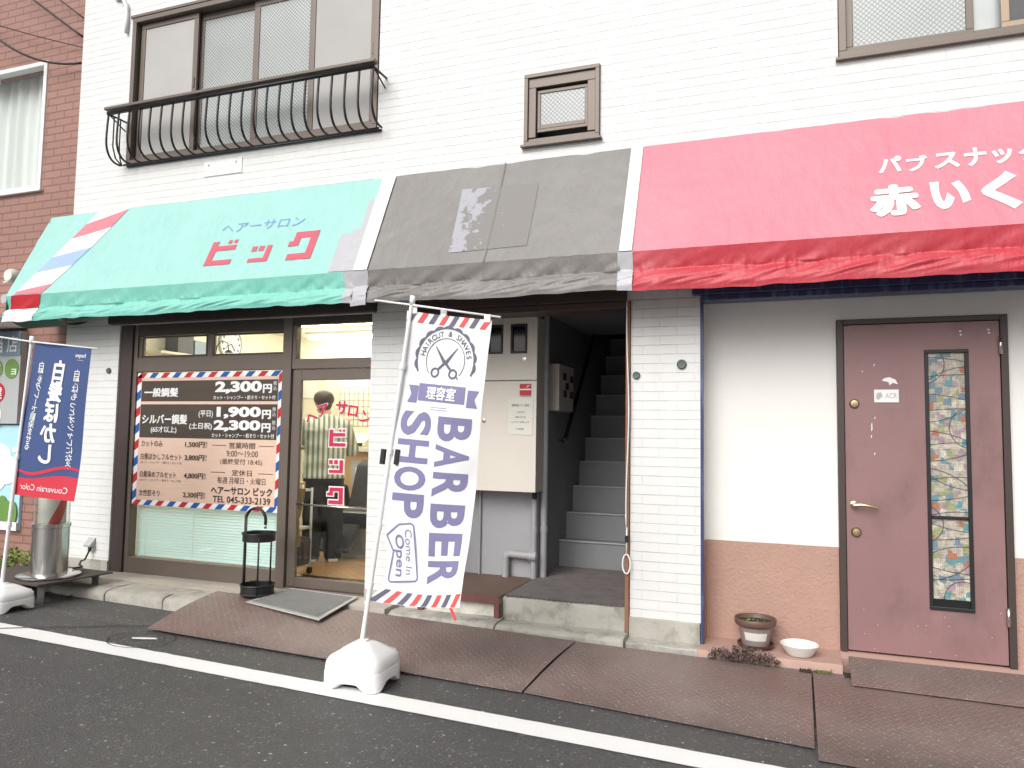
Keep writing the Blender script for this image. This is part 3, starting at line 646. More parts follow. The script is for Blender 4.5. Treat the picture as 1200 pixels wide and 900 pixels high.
mb = MB(); rect_frame(mb, hx0-.012, hx1+.012, hz0-.012, hz1+.012, .022, .182, .2); mb.box(hx0+.01, hx1-.01, .184, .2, .935, .955); mb.build('window_frame', BLACK, ld, bevel=.003)
box(hx0+.008, hx1-.008, .2, .208, .445, hz1-.008).build('pane', stained_mat(), ld); box(hx0+.008, hx1-.008, .2, .208, hz0+.008, .444).build('pane', DARKGL, ld)
mb = MB(); mb.lathe((.39, .192, 1.0), [(.024, 0), (.024, -.008), (.013, -.012), (.011, -.05), (.001, -.052)], 20, 'y').tube([(.39, .145, 1.0), (.43, .142, 1.004), (.48, .143, .998), (.53, .15, .985)], [.011, .011, .009, .007]); mb.build('handle', BRASS, ld, auto=40)
for z, r_ in ((.828, .031), (1.652, .03)): MB().lathe((.402, .191, z), [(r_, 0), (r_, -.008), (r_*.72, -.02), (r_*.3, -.021), (r_*.28, -.03), (.001, -.03)], 24, 'y').build('lock', BRASS, ld, auto=40)
for z in (2.01, .37): MB().tube([(1.224, .175, z-.055), (1.224, .175, z+.055)], .011).build('hinge', STEEL, ld, smooth=True)
stk = box(.52, .662, .188, .1915, 1.66, 1.742).build('sticker', WHITE, ld)
mb = MB(); write(mb, 'ACR', .585, .652, 1.685, 1.72, lambda x, y: (x, .1875, y), .01); plane(mb, [(.53, 1.685), (.545, 1.675), (.57, 1.70), (.56, 1.725), (.535, 1.72)], lambda x, y: (x, .1875, y)); mb.build('lettering', GREYP, stk)
MB().slab([(.565, .1915, 1.80), (.58, .1915, 1.815), (.61, .1915, 1.822), (.645, .1915, 1.805), (.66, .1915, 1.775), (.63, .1915, 1.785), (.61, .1915, 1.77), (.605, .1915, 1.79)], (0, -.002, 0)).build('bird_sticker', WHITE, ld)
mb = MB()
for x, z in ((1.013, 2.105), (1.016, 2.083), (1.165, 2.11), (1.168, 2.09)): mb.lathe((x, .1915, z), [(.006, 0), (.006, -.003), (.001, -.004)], 8, 'y')
mb.build('screw', WHITE, ld)
mb = MB(); rnd = random.Random(11)
for x, z, h in ((.50, 1.50, .03), (.497, 1.44, .012), (.515, 1.33, .01), (.52, 1.56, .008), (.45, 1.86, .006), (.52, 1.90, .01))+tuple((rnd.uniform(.36, 1.2), rnd.uniform(.1, .4), .0022) for _ in range(12)):
    mb.add([(x, .1913, z-h), (x+.004+h*.1, .1913, z-h*.4), (x+.006, .1913, z+h), (x+.001, .1913, z+h*.7)], [(0, 1, 2, 3)])
mb.build('paint_chip', CREAM, ld)['kind'] = 'stuff'

# ------------------------------------------------------------------ neighbouring brick building
NB = thing('brick_building', 'reddish brown brick building with a white framed curtained window at the left edge', 'building', (-9.5, .1, 0))
mb = MB(); wall_cells(mb, -14, -6.425, -.1, 9, .1, .3, [(-8.6, -7.0, 3.80, 5.13)]); mb.box(-14, -6.5, .3, 7, 9.0, 9.2); mb.build('wall', RB, NB)
mb = MB(); rect_frame(mb, -8.6, -7.0, 3.80, 5.13, .045, .085, .17); mb.box(-8.64, -6.97, .06, .099, 3.775, 3.80).box(-7.8, -7.77, .12, .16, 3.845, 5.085); nw = mb.build('window', WHITE, NB, bevel=.004)
box(-8.55, -7.045, .14, .146, 3.845, 5.085).build('pane', CLEAR, nw)
MB().grid(lambda u, v: (-8.7+1.8*u, .33+.02*math.sin(u*75)+.01*math.sin(u*31), 3.6+1.7*v), 150, 1).build('curtain', mat('white lace curtain', (.78, .8, .79), .8, var=.04), nw, smooth=True)
box(-6.425, -6.405, .09, .2, -.1, 9).build('joint_strip', DKBR, NB)

# cables strung to the corner of the building
def sagline(a, b, sag, n=24): return [tuple(Vector(a).lerp(Vector(b), i/n)+Vector((0, 0, -sag*4*(i/n)*(1-i/n)))) for i in range(n+1)]
for a, b, sag, r_, lab in (((-8.6, -.25, 6.62), (-6.46, .03, 4.985), .42, .011, 'lowest thick black cable sagging to the white wall corner'),
                      ((-8.6, -.25, 6.9), (-6.46, .03, 5.25), .02, .010, 'straight thick black cable above the sagging one, before brick wall'),
                      ((-8.6, -.1, 5.95), (-6.46, .05, 5.15), .03, .005, 'thin grey wire crossing the brick wall below the straight cable'),
                      ((-8.6, -.25, 7.15), (-6.46, .03, 5.44), .02, .007, 'topmost thin dark cable at the upper left corner')):
    o = MB().tube(sagline(a, b, sag), r_, 8).build('cable', BLACK, smooth=True); tag(o, lab, 'cable', 'overhead cables at the brick wall')

# security lamp, signs and canopy on the brick building
L_ = thing('security_lamp', 'round white twin headed security lamp on the brick wall beside the turquoise awning', 'lamp', (-7.08, .1, 2.86))
MB().tube([(-7.35, .03, 2.86), (-7.12, .0, 2.87)], .012).build('arm', WHITE, L_, smooth=True)
MB().lathe((-7.08, -.1, 2.885), [(.001, -.03), (.055, -.028), (.07, .0), (.07, .05), (.05, .09), (.02, .1)], 24, 'y').build('lamp_head', PAPER, L_, auto=40)
MB().lathe((-7.14, -.08, 2.66), [(.001, -.03), (.045, -.028), (.055, .0), (.055, .06), (.02, .1)], 20, 'y').build('sensor', GREYP, L_, auto=40)
MB().box(-7.2, -7.0, .02, .098, 2.62, 2.72).build('bracket', GREYP, L_)
cn = MB().slab([(-8.2, .09, 2.52), (-8.2, -.42, 2.44), (-8.2, -.42, 2.36), (-8.2, .09, 2.40)], (1.13, 0, 0)).build('white_canopy', WHITE, bevel=.01); tag(cn, 'small white flat canopy jutting from brick wall above the posters', 'canopy')
S_ = thing('poster_window', 'grey framed poster board with 店 sign and round green and red stickers on brick wall', 'sign', (-7.5, .1, 1.45))
box(-8.2, -7.05, .03, .098, 1.45, 2.36).build('board', GREYP, S_, bevel=.004)
mb = MB(); mb.box(-8.2, -7.05, .022, .029, 2.12, 2.36, 0); f_ = lambda x, y: (x, .019, y)
def disc(mb, cx, cz, rx, rz, y, mi): mb.slab([(cx+rx*math.cos(q), y, cz+rz*math.sin(q)) for q in [2*math.pi*i/28 for i in range(28)]], (0, -.004, 0), mi)
for cx, cz, mi in ((-7.38, 1.99, 1), (-7.16, 1.99, 1), (-7.33, 1.755, 2), (-7.36, 1.53, 3)): disc(mb, cx, cz, .095, .098, .029, mi)
mb.build('sticker', [TEALP, GRNP, RED, WHITE], S_)
mb = MB(); f2 = lambda x, y: (x, .0235, y)
write(mb, '店', -7.235, -7.085, 2.15, 2.32, f_, .02); write(mb, '当', -7.42, -7.29, 2.15, 2.32, f_, .02); write(mb, 'ジ', -7.44, -7.315, 1.93, 2.05, f2, .02); write(mb, 'ョ', -7.16, -7.09, 1.93, 1.99, f2, .02); write(mb, '建', -7.4, -7.265, 1.69, 1.82, f2, .02)
mb.build('lettering', WPRINT, S_)
P_ = thing('cloud_poster', 'light blue poster of a white cloud over green grass, hung low at left edge', 'poster', (-7.2, .07, .4))
box(-7.9, -7.0, .07, .098, .42, 1.44).build('sheet', SKYP, P_)
mb = MB()
for cx, cz, r_ in ((-7.30, 1.1, .17), (-7.2, 1.0, .16), (-7.38, .95, .2), (-7.06, .86, .04), (-7.1, 1.2, .03)): disc(mb, cx, cz, r_, r_*.9, .069-r_*.01, 0)
for i in range(7): disc(mb, -7.5+.07*i, .6+.03*math.sin(i*2), .07, .12, .064-.001*i, 1)
mb.box(-7.9, -7.0, .05, .0635, .42, .5, 2); mb.build('printing', [WPRINT, GRNP, WPRINT], P_)

# ------------------------------------------------------------------ awnings
DS = Vector((0, -.4, -.845)).normalized(); NS = Vector((0, -.845, .4)).normalized(); LS = .935
def sag(x0, x1, x, s, sd):
    u = (x-x0)/(x1-x0); t = s/LS; e0 = math.exp(-max(0, x-x0)/.28); e1 = math.exp(-max(0, x1-x)/.28); e0 = e0 if x1-x0 > .5 else 0; e1 = e1 if x1-x0 > .5 else 0
    f = .0045*noise.noise((x*12-t*2+sd, t*1.3, 4))*sst(.45, 1, t)+.004*noise.noise((x*7+sd, t*2, 8))*sst(.3, 0, t)
    f += .006*(e0*noise.noise((sd, x*6+t*9, 1))+e1*noise.noise((sd, x*6-t*9, 2)))*math.sin(math.pi*min(1, max(0, t)))
    return -.012*math.sin(math.pi*min(1, max(0, u)))*math.sin(math.pi*t)+.004*noise.noise((x*1.7+sd, s*1.2, 0))+f
def awning_pt(x0, x1, sd, lift=0.0):
    def fn(x, s):
        p = Vector((x, 0, 3.455))+DS*s+NS*(sag(x0, x1, x, s, sd)+lift); return tuple(p)
    return fn
def valance_pt(x0, x1, sd, zb, lift=0.0):
    def fn(u, v):
        x = x0+(x1-x0)*u
        n1 = noise.noise((x*5+sd, v*.8, 0)); n2 = noise.noise((x*8+v*3+sd, v*1.8, 5)); n3 = noise.noise((x*1.3+sd, 0, 9))
        pk = noise.noise((x*34+sd, v*2.5, 7)); dg_ = noise.noise((x*6+v*6+sd, v*2.6, 2)); near = math.exp(-((v-.5)/.13)**2)
        if v < .48:
            t = v/.48; y = -.402+.022*t+(.010*n1+.013*n2)*t+.010*pk*near-.012*t*max(0, noise.noise((x*9-v*1.5+sd, 3, v))); z = 2.61-.125*t+.006*n2*near
        else:
            t = (v-.48)/.52; sw = math.sin(min(1, t*1.15)*math.pi)
            y = -.38-.035*math.sin(t*math.pi*.62)-.016*n1-.013*n2*sw-.030*abs(dg_)*sw+.008*pk*near; z = 2.485-(2.485-zb)*t+.009*n2*t+.014*n3*t+.006*n1*t
        return (x, y-lift, z)
    return fn
def awning(name, label, x0, x1, ms, mv, sd, zb):
    t = thing(name, label, 'awning', ((x0+x1)/2, 0, 3.4), 'canvas awnings over the shopfronts')
    fn = awning_pt(x0, x1, sd)
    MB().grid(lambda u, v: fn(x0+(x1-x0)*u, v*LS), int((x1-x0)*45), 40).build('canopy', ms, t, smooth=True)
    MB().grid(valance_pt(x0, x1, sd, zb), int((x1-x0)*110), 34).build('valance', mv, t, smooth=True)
    fb = MB(); fb.tube([(x0+.02, -.375, 2.595), (x1-.02, -.375, 2.595)], .014).tube([(x0+.02, -.33, 2.49), (x1-.02, -.33, 2.49)], .012)
    for x in (x0+.03, x1-.03): fb.tube([(x, -.375, 2.595), (x, -.01, 3.40)], .013).tube([(x, -.36, 2.5), (x, -.005, 2.5)], .012)
    fb.build('frame', BLACK, t, smooth=True)
    return t, awning_pt(x0, x1, sd, .004)
T1, f1 = awning('barber_awning', 'turquoise awning with red ビック lettering and diagonal barber stripes', -6.70, -3.02, TEAL, TEALV, 1.0, 2.372)
S1 = lambda x, y: f1(x, -y)
mb = MB(); strokes(mb, 'ビ', -4.51, -4.24, -.765, -.51, S1); strokes(mb, 'ッ', -4.07, -3.875, -.765, -.6, S1); strokes(mb, 'ク', -3.72, -3.46, -.775, -.49, S1)
mb.build('lettering', PINKRED, T1, label='faded red ビック lettering')
mb = MB(); write(mb, 'ヘアーサロン', -4.48, -3.65, -.42, -.322, S1, .0, mx=.06); mb.build('lettering', PBLUE, T1, label='thin faded blue ヘアーサロン lettering')
mb = MB()
def bl(s): return -6.08-.56*s if s < .5 else -6.36-.56*(s-.5)
def br(s): return -5.70-.53*s-.06*s*s
cuts = [(0, .0, 0), (.0, .16, 1), (.22, .42, 0), (.42, .62, 2), (.62, .83, 0), (.83, .935, 1)]
ed = [(0, .0), (.14, .012), (.31, .21), (.515, .43), (.69, .63), (.89, .83), (.935, .94)]     # (left edge s, right edge s)
for i, mi in enumerate((0, 1, 0, 2, 0, 1)):
    (a, b), (c, d) = ed[i], ed[i+1]; n = 6
    for k in range(n):
        for j in range(4):
            def q(u, v):
                sl, sr = a+(c-a)*v, b+(d-b)*v; sl, sr = min(sl, .93), min(sr, .93)
                return f1(bl(sl)+(br(sr)-bl(sl))*u, sl+(sr-sl)*u)
            mb.add([q(k/n, j/4), q((k+1)/n, j/4), q((k+1)/n, (j+1)/4), q(k/n, (j+1)/4)], [(0, 1, 2, 3)], mi)
vp = valance_pt(-6.70, -3.02, 1.0, 2.372, .005); U = lambda x: (x+6.70)/3.68
mb.grid(lambda u, v: vp(U(-6.62+.37*u+.03*v-.07*v), v*.47), 14, 8, 3).grid(lambda u, v: vp(U(-6.66+.37*u-.04*v), .475+v*.525), 18, 16, 0)
mb.build('stripe', [WPRINT, PINKST, PALEBL, RED], T1, smooth=True)
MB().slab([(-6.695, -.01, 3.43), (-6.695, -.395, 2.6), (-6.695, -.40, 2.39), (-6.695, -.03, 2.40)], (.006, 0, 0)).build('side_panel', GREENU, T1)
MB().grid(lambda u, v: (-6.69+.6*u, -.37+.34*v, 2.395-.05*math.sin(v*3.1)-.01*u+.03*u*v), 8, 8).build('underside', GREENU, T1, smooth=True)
def tape_poly(mb, pts, fn, mx=.05):
    bm = bmesh.new(); f = bm.faces.new([bm.verts.new((x, -s, 0)) for x, s in pts]); bmesh.ops.triangulate(bm, faces=bm.faces); bm.verts.index_update()
    V = [(v.co.x, v.co.y) for v in bm.verts]; F = [[v.index for v in f.verts] for f in bm.faces]; bm.free(); V, F = fine(V, F, mx)
    mb.add([fn(x, -y) for x, y in V], F)
mb = MB(); tape_poly(mb, [(-3.085, .224), (-3.022, .228), (-3.022, .93), (-3.25, .925), (-3.24, .554), (-3.15, .555), (-3.14, .521), (-3.08, .521)], awning_pt(-6.7, -3.02, 1.0, .006))
mb.grid(lambda u, v: vp(U(-3.10+.078*u), v), 6, 20); mb.build('repair_patch', TAPE, T1, smooth=True)
T2, f2 = awning('entrance_awning', 'plain dark grey awning with worn sticker over stair entrance', -2.905, -1.02, GREYA, GREYV, 5.0, 2.36)
m_, nt_, p_, L_n = newmat('peeled sticker'); ps_ = pos(nt_)
s_ = nt_.nodes.new('ShaderNodeSeparateXYZ'); L_n(ps_, s_.inputs[0])
gx = math_n(nt_, 'ADD', s_.outputs[0], 2.3); gz = math_n(nt_, 'SUBTRACT', 3.3, s_.outputs[2])
wgt = math_n(nt_, 'ADD', math_n(nt_, 'MULTIPLY', gx, .75), math_n(nt_, 'MULTIPLY', math_n(nt_, 'ABSOLUTE', math_n(nt_, 'SUBTRACT', gz, .12)), .10))
thr = math_n(nt_, 'ADD', .36, math_n(nt_, 'MULTIPLY', wgt, 1.0)); thr = math_n(nt_, 'MINIMUM', thr, .66)
k_ = math_n(nt_, 'GREATER_THAN', noise_n(nt_, stretch(nt_, ps_, (1, 1, 1)), 13, 6, .68), thr)
L_n(mixc(nt_, k_, (.215, .205, .197), (.36, .36, .40)), p_.inputs['Base Color']); p_.inputs['Roughness'].default_value = .5
mb = MB(); tape_poly(mb, [(-2.29, .215), (-1.68, .235), (-1.68, .815), (-2.27, .825)], f2); mb.build('worn_sticker', m_, T2, smooth=True)
mb = MB(); tape_poly(mb, [(-1.985, .0), (-1.972, .0), (-1.972, .93), (-1.985, .93)], awning_pt(-2.905, -1.02, 5.0, .006), .2); mb.build('seam', GREYV, T2)
T3, f3 = awning('snack_bar_awning', 'red awning with white 赤いく lettering over mauve door', -.94, 4.6, REDA, REDV, 9.0, 2.345)
S3 = lambda x, y: f3(x, -y)
mb = MB()
for ch, a, b, s0, s1 in (('パ', .53, .66, .33, .46), ('ブ', .685, .80, .345, .47), ('ス', .83, .965, .345, .47), ('ナ', .99, .105+1.0, .33, .475), ('ッ', 1.13, 1.235, .36, .475), ('ク', 1.26, 1.39, .34, .475)): write(mb, ch, a, b, -s1, -s0, S3, .035, mx=.06)
mb.build('lettering', WPRINT, T3, label='white パブスナック lettering'); mb = MB()
for ch, a, b, s0, s1 in (('赤', .465, .735, .56, .81), ('い', .79, .99, .57, .785), ('く', 1.045, 1.235, .535, .825)): write(mb, ch, a, b, -s1, -s0, S3, .06, mx=.06)
mb.build('lettering', WPRINT, T3, label='large white 赤いく lettering')
for x0, x1, lab in ((-3.022, -2.902, 'white seam strip between the turquoise and grey awnings'), (-1.022, -.938, 'white seam strip between the grey and red awnings')):
    fs_ = awning_pt(x0, x1, 3, .012); t = thing('seam_strip', lab, 'cover strip', ((x0+x1)/2, 0, 3.4), 'white strips between awnings')
    MB().grid(lambda u, v: fs_(x0+(x1-x0)*u, v*LS), 3, 24).build('strip', mat('white vinyl strip', (.8, .8, .8), .45, var=.03), t, smooth=True)
    MB().grid(valance_pt(x0-.01, x1+.005, 3, 2.345, .006), 8, 22).build('tape_end', TAPE, t, smooth=True)

# ------------------------------------------------------------------ stair entrance objects
PL = thing('platform_box', 'brown topped low platform with maroon steel edge under the beige meter cabinet', 'platform', (-2.35, .3, .1))
box(-2.735, -1.955, -.05, .745, .243, .255).build('top', mat('brown plywood top', (.15, .10, .075), .8, var=.2, vs=5, bump=.4, bs=60), PL)
mb = MB(); mb.box(-2.736, -1.948, -.062, -.051, .205, .258).box(-1.99, -1.95, -.063, -.02, .107, .204).box(-2.60, -2.56, -.062, -.02, .107, .204); mb.build('edge_angle', MAROON, PL, bevel=.002)
rough_box(MB(), -2.73, -1.96, [(-.015, .1), (-.015, .2), (-.01, .242), (.7, .242), (.7, .1)], 20, .004, 3).build('base', mat('flaking white render', (.62, .60, .54), .85, var=.1, vs=6, bump=.8, bs=30, dirt=(.3, .28, .23), dirt_amt=.8, ds=9), PL, auto=40)
MC = thing('meter_cabinet', 'tall beige steel meter cabinet with two dark windows on grey recess wall', 'cabinet', (-2.2, .75, .95))
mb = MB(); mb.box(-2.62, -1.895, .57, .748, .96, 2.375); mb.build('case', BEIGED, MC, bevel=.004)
for a, b in ((.962, 1.85), (1.862, 2.372)):
    mb = MB(); hs_ = [(-2.318, -2.195, 2.085, 2.31), (-2.112, -1.985, 2.085, 2.31)] if b > 2 else []
    wall_cells(mb, -2.622, -1.893, a, b, .55, .569, hs_); d_ = mb.build('door', BEIGE, MC)
    for h in hs_:
        q = MB(); rect_frame(q, h[0]-.008, h[1]+.008, h[2]-.008, h[3]+.008, .018, .542, .556); q.build('window_frame', BLACK, d_, bevel=.002); box(h[0], h[1], .56, .565, h[2], h[3]).build('window_pane', DARKGL, d_)
    MB().lathe((-2.345 if b < 2 else -2.0, .549, 1.53 if b < 2 else 2.03), [(.016, 0), (.016, -.006), (.001, -.008)], 14, 'y').build('lock', BRASS if b < 2 else STEEL, d_)
t = thing('notice_sheet', 'cream printed notice sheet taped on lower door of beige cabinet', 'notice', (-2.02, .55, 1.42))
MB().box(-2.128, -1.92, .545, .5485, 1.418, 1.72).build('sheet', PAPER, t)
mb = MB(); fN = lambda x, y: (x, .5435, y)
write(mb, '郵便受をつくり推定', -2.10, -1.95, 1.645, 1.665, fN); 
for z, a, b, s in ((1.60, -2.06, -1.985, 'この度工事で'), (1.56, -2.07, -1.98, '郵便 広告 等'), (1.52, -2.105, -1.95, '入れて下さい お願いします'), (1.465, -2.06, -1.995, 'ビル管理者')): write(mb, s, a, b, z-.007, z+.007, fN)
mb.build('lettering', INK, t)
t = thing('red_sticker', 'small red and white sticker on beige cabinet above cream notice', 'sticker', (-1.98, .55, 1.77))
MB().box(-2.035, -1.937, .5455, .5485, 1.735, 1.828).build('sheet', RED, t); mb = MB(); mb.box(-2.035, -1.937, .544, .545, 1.778, 1.789); mb.slab([(-1.985, .545, 1.795), (-1.965, .545, 1.815), (-1.945, .545, 1.818), (-1.965, .545, 1.805)], (0, -.001, 0)); mb.build('printing', WPRINT, t); box(-2.03, -1.94, .546, .5487, 1.722, 1.734).build('tab', GREYP, t)
SB = thing('meter_box', 'small beige meter box on dark stairwell wall beside grey pipes', 'meter', (-1.9, 1.2, 1.6))
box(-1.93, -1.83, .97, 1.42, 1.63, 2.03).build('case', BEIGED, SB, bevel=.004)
mb = MB()
for y, z in ((1.12, 1.93), (1.2, 1.85), (1.34, 1.78), (1.14, 1.78), (1.34, 1.92)): mb.box(-1.83, -1.822, y-.04, y+.04, z-.03, z+.03)
mb.build('meter', BLACK, SB)
for pts, r_, lab in (([(-1.90, .80, .25), (-1.90, .80, 2.44)], .030, 'thicker vertical grey pipe at stairwell corner, right of its twin'),
                 ([(-1.955, .72, .25), (-1.955, .715, 2.44)], .026, 'vertical grey pipe at stairwell corner beside beige cabinet'),
                 ([(-2.44, .73, .255), (-2.44, .73, .96)], .012, 'thin vertical grey conduit below the beige cabinet')):
    mb = MB().tube(pts, r_, 14)
    for z in ((.62, 1.9) if r_ > .02 else (.55,)): mb.tube([(pts[0][0], pts[0][1], z), (pts[0][0], pts[0][1], z+.05)], r_*1.18, 14)
    tag(mb.build('pipe', PIPE, auto=40), lab, 'pipe', 'grey pipes in the entrance recess')
mb = MB().tube([(-2.19, .70, .255), (-2.19, .70, .40), (-2.182, .70, .43), (-2.15, .70, .442), (-1.96, .70, .435), (-1.93, .71, .43)], .03, 14); mb.tube([(-1.99, .70, .436), (-1.925, .70, .434)], .037, 14)
tag(mb.build('pipe', PIPE, auto=40), 'grey elbow pipe bent from the brown platform to the stairwell corner', 'pipe', 'grey pipes in the entrance recess')
HR = thing('stair_handrail', 'black handrail rising along the dark stairwell wall', 'handrail', (-1.86, 1.23, 1.38))
MB().tube([(-1.85, 1.2, 1.37), (-1.85, 1.25, 1.4), (-1.85, 4.2, 1.4+2.95*1.03)], .02).build('rail', BLACK, HR, smooth=True)
for k in range(4): y = 1.3+.8*k; MB().tube([(-1.93, y, 1.38+.8*1.03*k), (-1.86, y, 1.36+.8*1.03*k), (-1.85, y, 1.43+.8*1.03*k)], .009).build('bracket', CHROME, HR, smooth=True)
t = tag(MB().tube([(-1.935, .69, 2.4), (-1.94, .685, 2.1), (-1.955, .66, 1.7), (-1.96, .66, 1.45), (-1.95, .67, 1.2), (-1.94, .68, 1.02), (-1.94, .68, .9)], .008).build('cord', GREYP, smooth=True), 'loose grey cord hanging down beside the beige cabinet', 'cord')
tag(MB().tube([(-1.935, .66, 1.09), (-1.935, .66, 1.02)], .018).tube([(-1.935, .66, .985), (-1.935, .66, .9)], .02).build('cord_plug', RUBBER, auto=40), 'black plugs dangling on the grey cord beside the beige cabinet', 'plug')
mb = MB(); n = 26; pts = [(-1.94, .015)]+[(-1.94+.9*i/(2*n), .012 if i % 2 else .03) for i in range(2*n+1)]
poly = [(x, y, .2535) for x, y in pts[1:]]+[(-1.036, 1.355, .2535), (-1.94, 1.355, .2535)]
tag(MB().slab(poly, (0, 0, .006)).build('landing_carpet', CARPET), 'worn grey brown carpet with zigzag front edge on the stair landing', 'carpet')
tag(box(-1.052, -1.026, -.03, .03, .095, 2.362).build('wooden_post', POST, bevel=.003), 'thin reddish brown wooden post between stair entrance and white pier', 'post')
RP = thing('rope', 'white rope with a loop hanging on the thin wooden post', 'rope', (-1.035, -.04, .7))
pts = [(-1.035+.008*math.sin(z*5), -.042, z) for z in [2.36-.06*i for i in range(27)]]; MB().tube(pts, .0045, 6).build('cord', WPLAST, RP, smooth=True)
lp = [(-1.038+.026*math.sin(q)*(1 if q < math.pi else 1), -.044, .62-.13*(1-math.cos(q))/2-.0) for q in [2*math.pi*i/24 for i in range(24)]]
MB().tube(lp, .0055, 6, close=True).tube([(-1.036, -.043, .8), (-1.038, -.044, .62)], .005, 6).build('loop', WPLAST, RP, smooth=True); MB().tube([(-1.036, -.044, .745), (-1.036, -.044, .70)], .013, 8).build('knot', RUBBER, RP)

# ------------------------------------------------------------------ steel ramp plates, mat
def plate(c, label, bump_=.0):
    fl, fr, br_, bl_ = [Vector(q) for q in c]
    fn = lambda u, v: tuple(fl.lerp(fr, u).lerp(bl_.lerp(br_, u), v)+Vector((0, 0, bump_*math.sin(v*math.pi))))
    o = MB().sheet(fn, 16, 10, (0, 0, -.006)).build('checker_plate', CHK); return tag(o, label, 'steel plate', 'rusty checker plates along the kerb'), fn
p1, pf = plate([(-4.05, -1.165, .085), (-1.375, -1.19, .022), (-1.34, -.215, .055), (-4.24, -.30, .152)], 'rusty checker plate ramp under the black umbrella stand and doormat', .018)
plate([(-1.362, -1.185, .022), (.10, -1.29, -.008), (.115, -.13, .012), (-1.33, -.215, .052)], 'rusty checker plate between the two floor seams, in front of white pier', .012)
plate([(.112, -1.42, -.008), (3.0, -1.5, -.05), (3.0, -.12, .01), (.125, -.125, .012)], 'large rusty checker plate at right, in front of mauve door', .012)
plate([(.325, -.36, .028), (2.2, -.40, .022), (2.2, .045, .079), (.335, .045, .079)], 'narrow rusty checker plate sloping directly under the mauve door', .004)
MT = thing('door_mat', 'grey ribbed rubber doormat on the ramp before the salon door', 'doormat', (-3.4, -.35, .14))
ca, cb, cc, cd = [Vector(q) for q in ((-3.80, -.50, .148), (-3.02, -.70, .136), (-3.115, -.05, .158), (-3.775, .0, .160))]
fm = lambda u, v: ca.lerp(cb, u).lerp(cd.lerp(cc, u), v)
MB().sheet(lambda u, v: tuple(fm(u, v)), 8, 8, (0, 0, -.008)).build('rim', MATR, MT, bevel=.002)
mb = MB(); ku, kv = 34, 26
mb.sheet(lambda u, v: tuple(fm(.045+.91*u, .06+.88*v)+Vector((0, 0, .003))), 8, 8, (0, 0, -.002))
for i in range(ku):
    for j in range(kv):
        u, v = .06+.88*(i+.5*(j % 2))/ku, .075+.85*j/kv; p = fm(u, v); mb.box(p.x-.007, p.x+.007, p.y-.005, p.y+.005, p.z+.003, p.z+.009)
mb.build('ribbed_pad', MATG, MT)

# ------------------------------------------------------------------ umbrella stand
U_ = thing('umbrella_stand', 'black wire umbrella stand with curved handle on the ramp before salon window', 'umbrella stand', (-3.87, -.29, .14))
cx, cy, zb = -3.87, -.29, .158
pts = [(cx-.115, cy-.02, zb)]+[(cx-.115, cy-.02, zb+.2*i) for i in (1, 2, 3)]+[(cx-.115+.085*(1-math.cos(q)), cy-.02+.02*q/3.1, .80-.02+.085*math.sin(q)-.05) for q in [math.pi*i/10 for i in range(11)]]+[(cx+.055, cy, .69)]
MB().tube(pts, .012, 10).build('handle', BLACK, U_, smooth=True); MB().tube([(cx+.055, cy, .695), (cx+.055, cy, .66)], .009).build('handle_tip', STEEL, U_, smooth=True)
MB().tube([(cx+.075, cy-.095, zb), (cx+.075, cy-.095, .60)], .007).tube([(cx+.03, cy+.11, zb), (cx+.03, cy+.11, .60)], .007).build('post', BLACK, U_, smooth=True)
for z0, z1, nm in ((.565, .625, 'upper_ring'), (zb+.02, zb+.075, 'lower_ring')):
    mb = MB(); mb.lathe((cx, cy, 0), [(.118, z0), (.125, z0), (.125, z1), (.118, z1), (.118, z0)], 40, cap=False)
    mb.tube([(cx+.127*math.cos(q), cy+.127*math.sin(q), z1) for q in [2*math.pi*i/36 for i in range(36)]], .006, 8, close=True); mb.build(nm, BLACK, U_, auto=40)
MB().lathe((cx, cy, zb), [(.001, .0), (.125, .0), (.13, .008), (.12, .02), (.10, .012), (.001, .012)], 36).build('drip_tray', RUBBER, U_, auto=40)

# ------------------------------------------------------------------ price board and blind in the salon window
BD = thing('price_board', 'brown haircut price board with red white and blue striped border on salon window', 'price board', (-4.75, .06, 1.3))
bx0, bx1, bz0, bz1 = -5.552, -3.957, .742, 1.926; BW, BH = bx1-bx0, bz1-bz0
box(bx0, bx1, .052, .066, bz0, bz1).build('panel', BOARD_T, BD)
def fB(d): return lambda u, v: (bx0+BW*u, .052-d, bz1-BH*v)
mb = MB(); t_ = .046; mb.add([fB(.001)(u, v) for u, v in ((0, 0), (1, 0), (1, t_/BH), (0, t_/BH))], [(0, 1, 2, 3)], 0).add([fB(.001)(u, v) for u, v in ((0, 1-t_/BH), (1, 1-t_/BH), (1, 1), (0, 1))], [(0, 1, 2, 3)], 0)
mb.add([fB(.001)(u, v) for u, v in ((0, t_/BH), (t_/BW, t_/BH), (t_/BW, 1-t_/BH), (0, 1-t_/BH))], [(0, 1, 2, 3)], 0).add([fB(.001)(u, v) for u, v in ((1-t_/BW, t_/BH), (1, t_/BH), (1, 1-t_/BH), (1-t_/BW, 1-t_/BH))], [(0, 1, 2, 3)], 0)
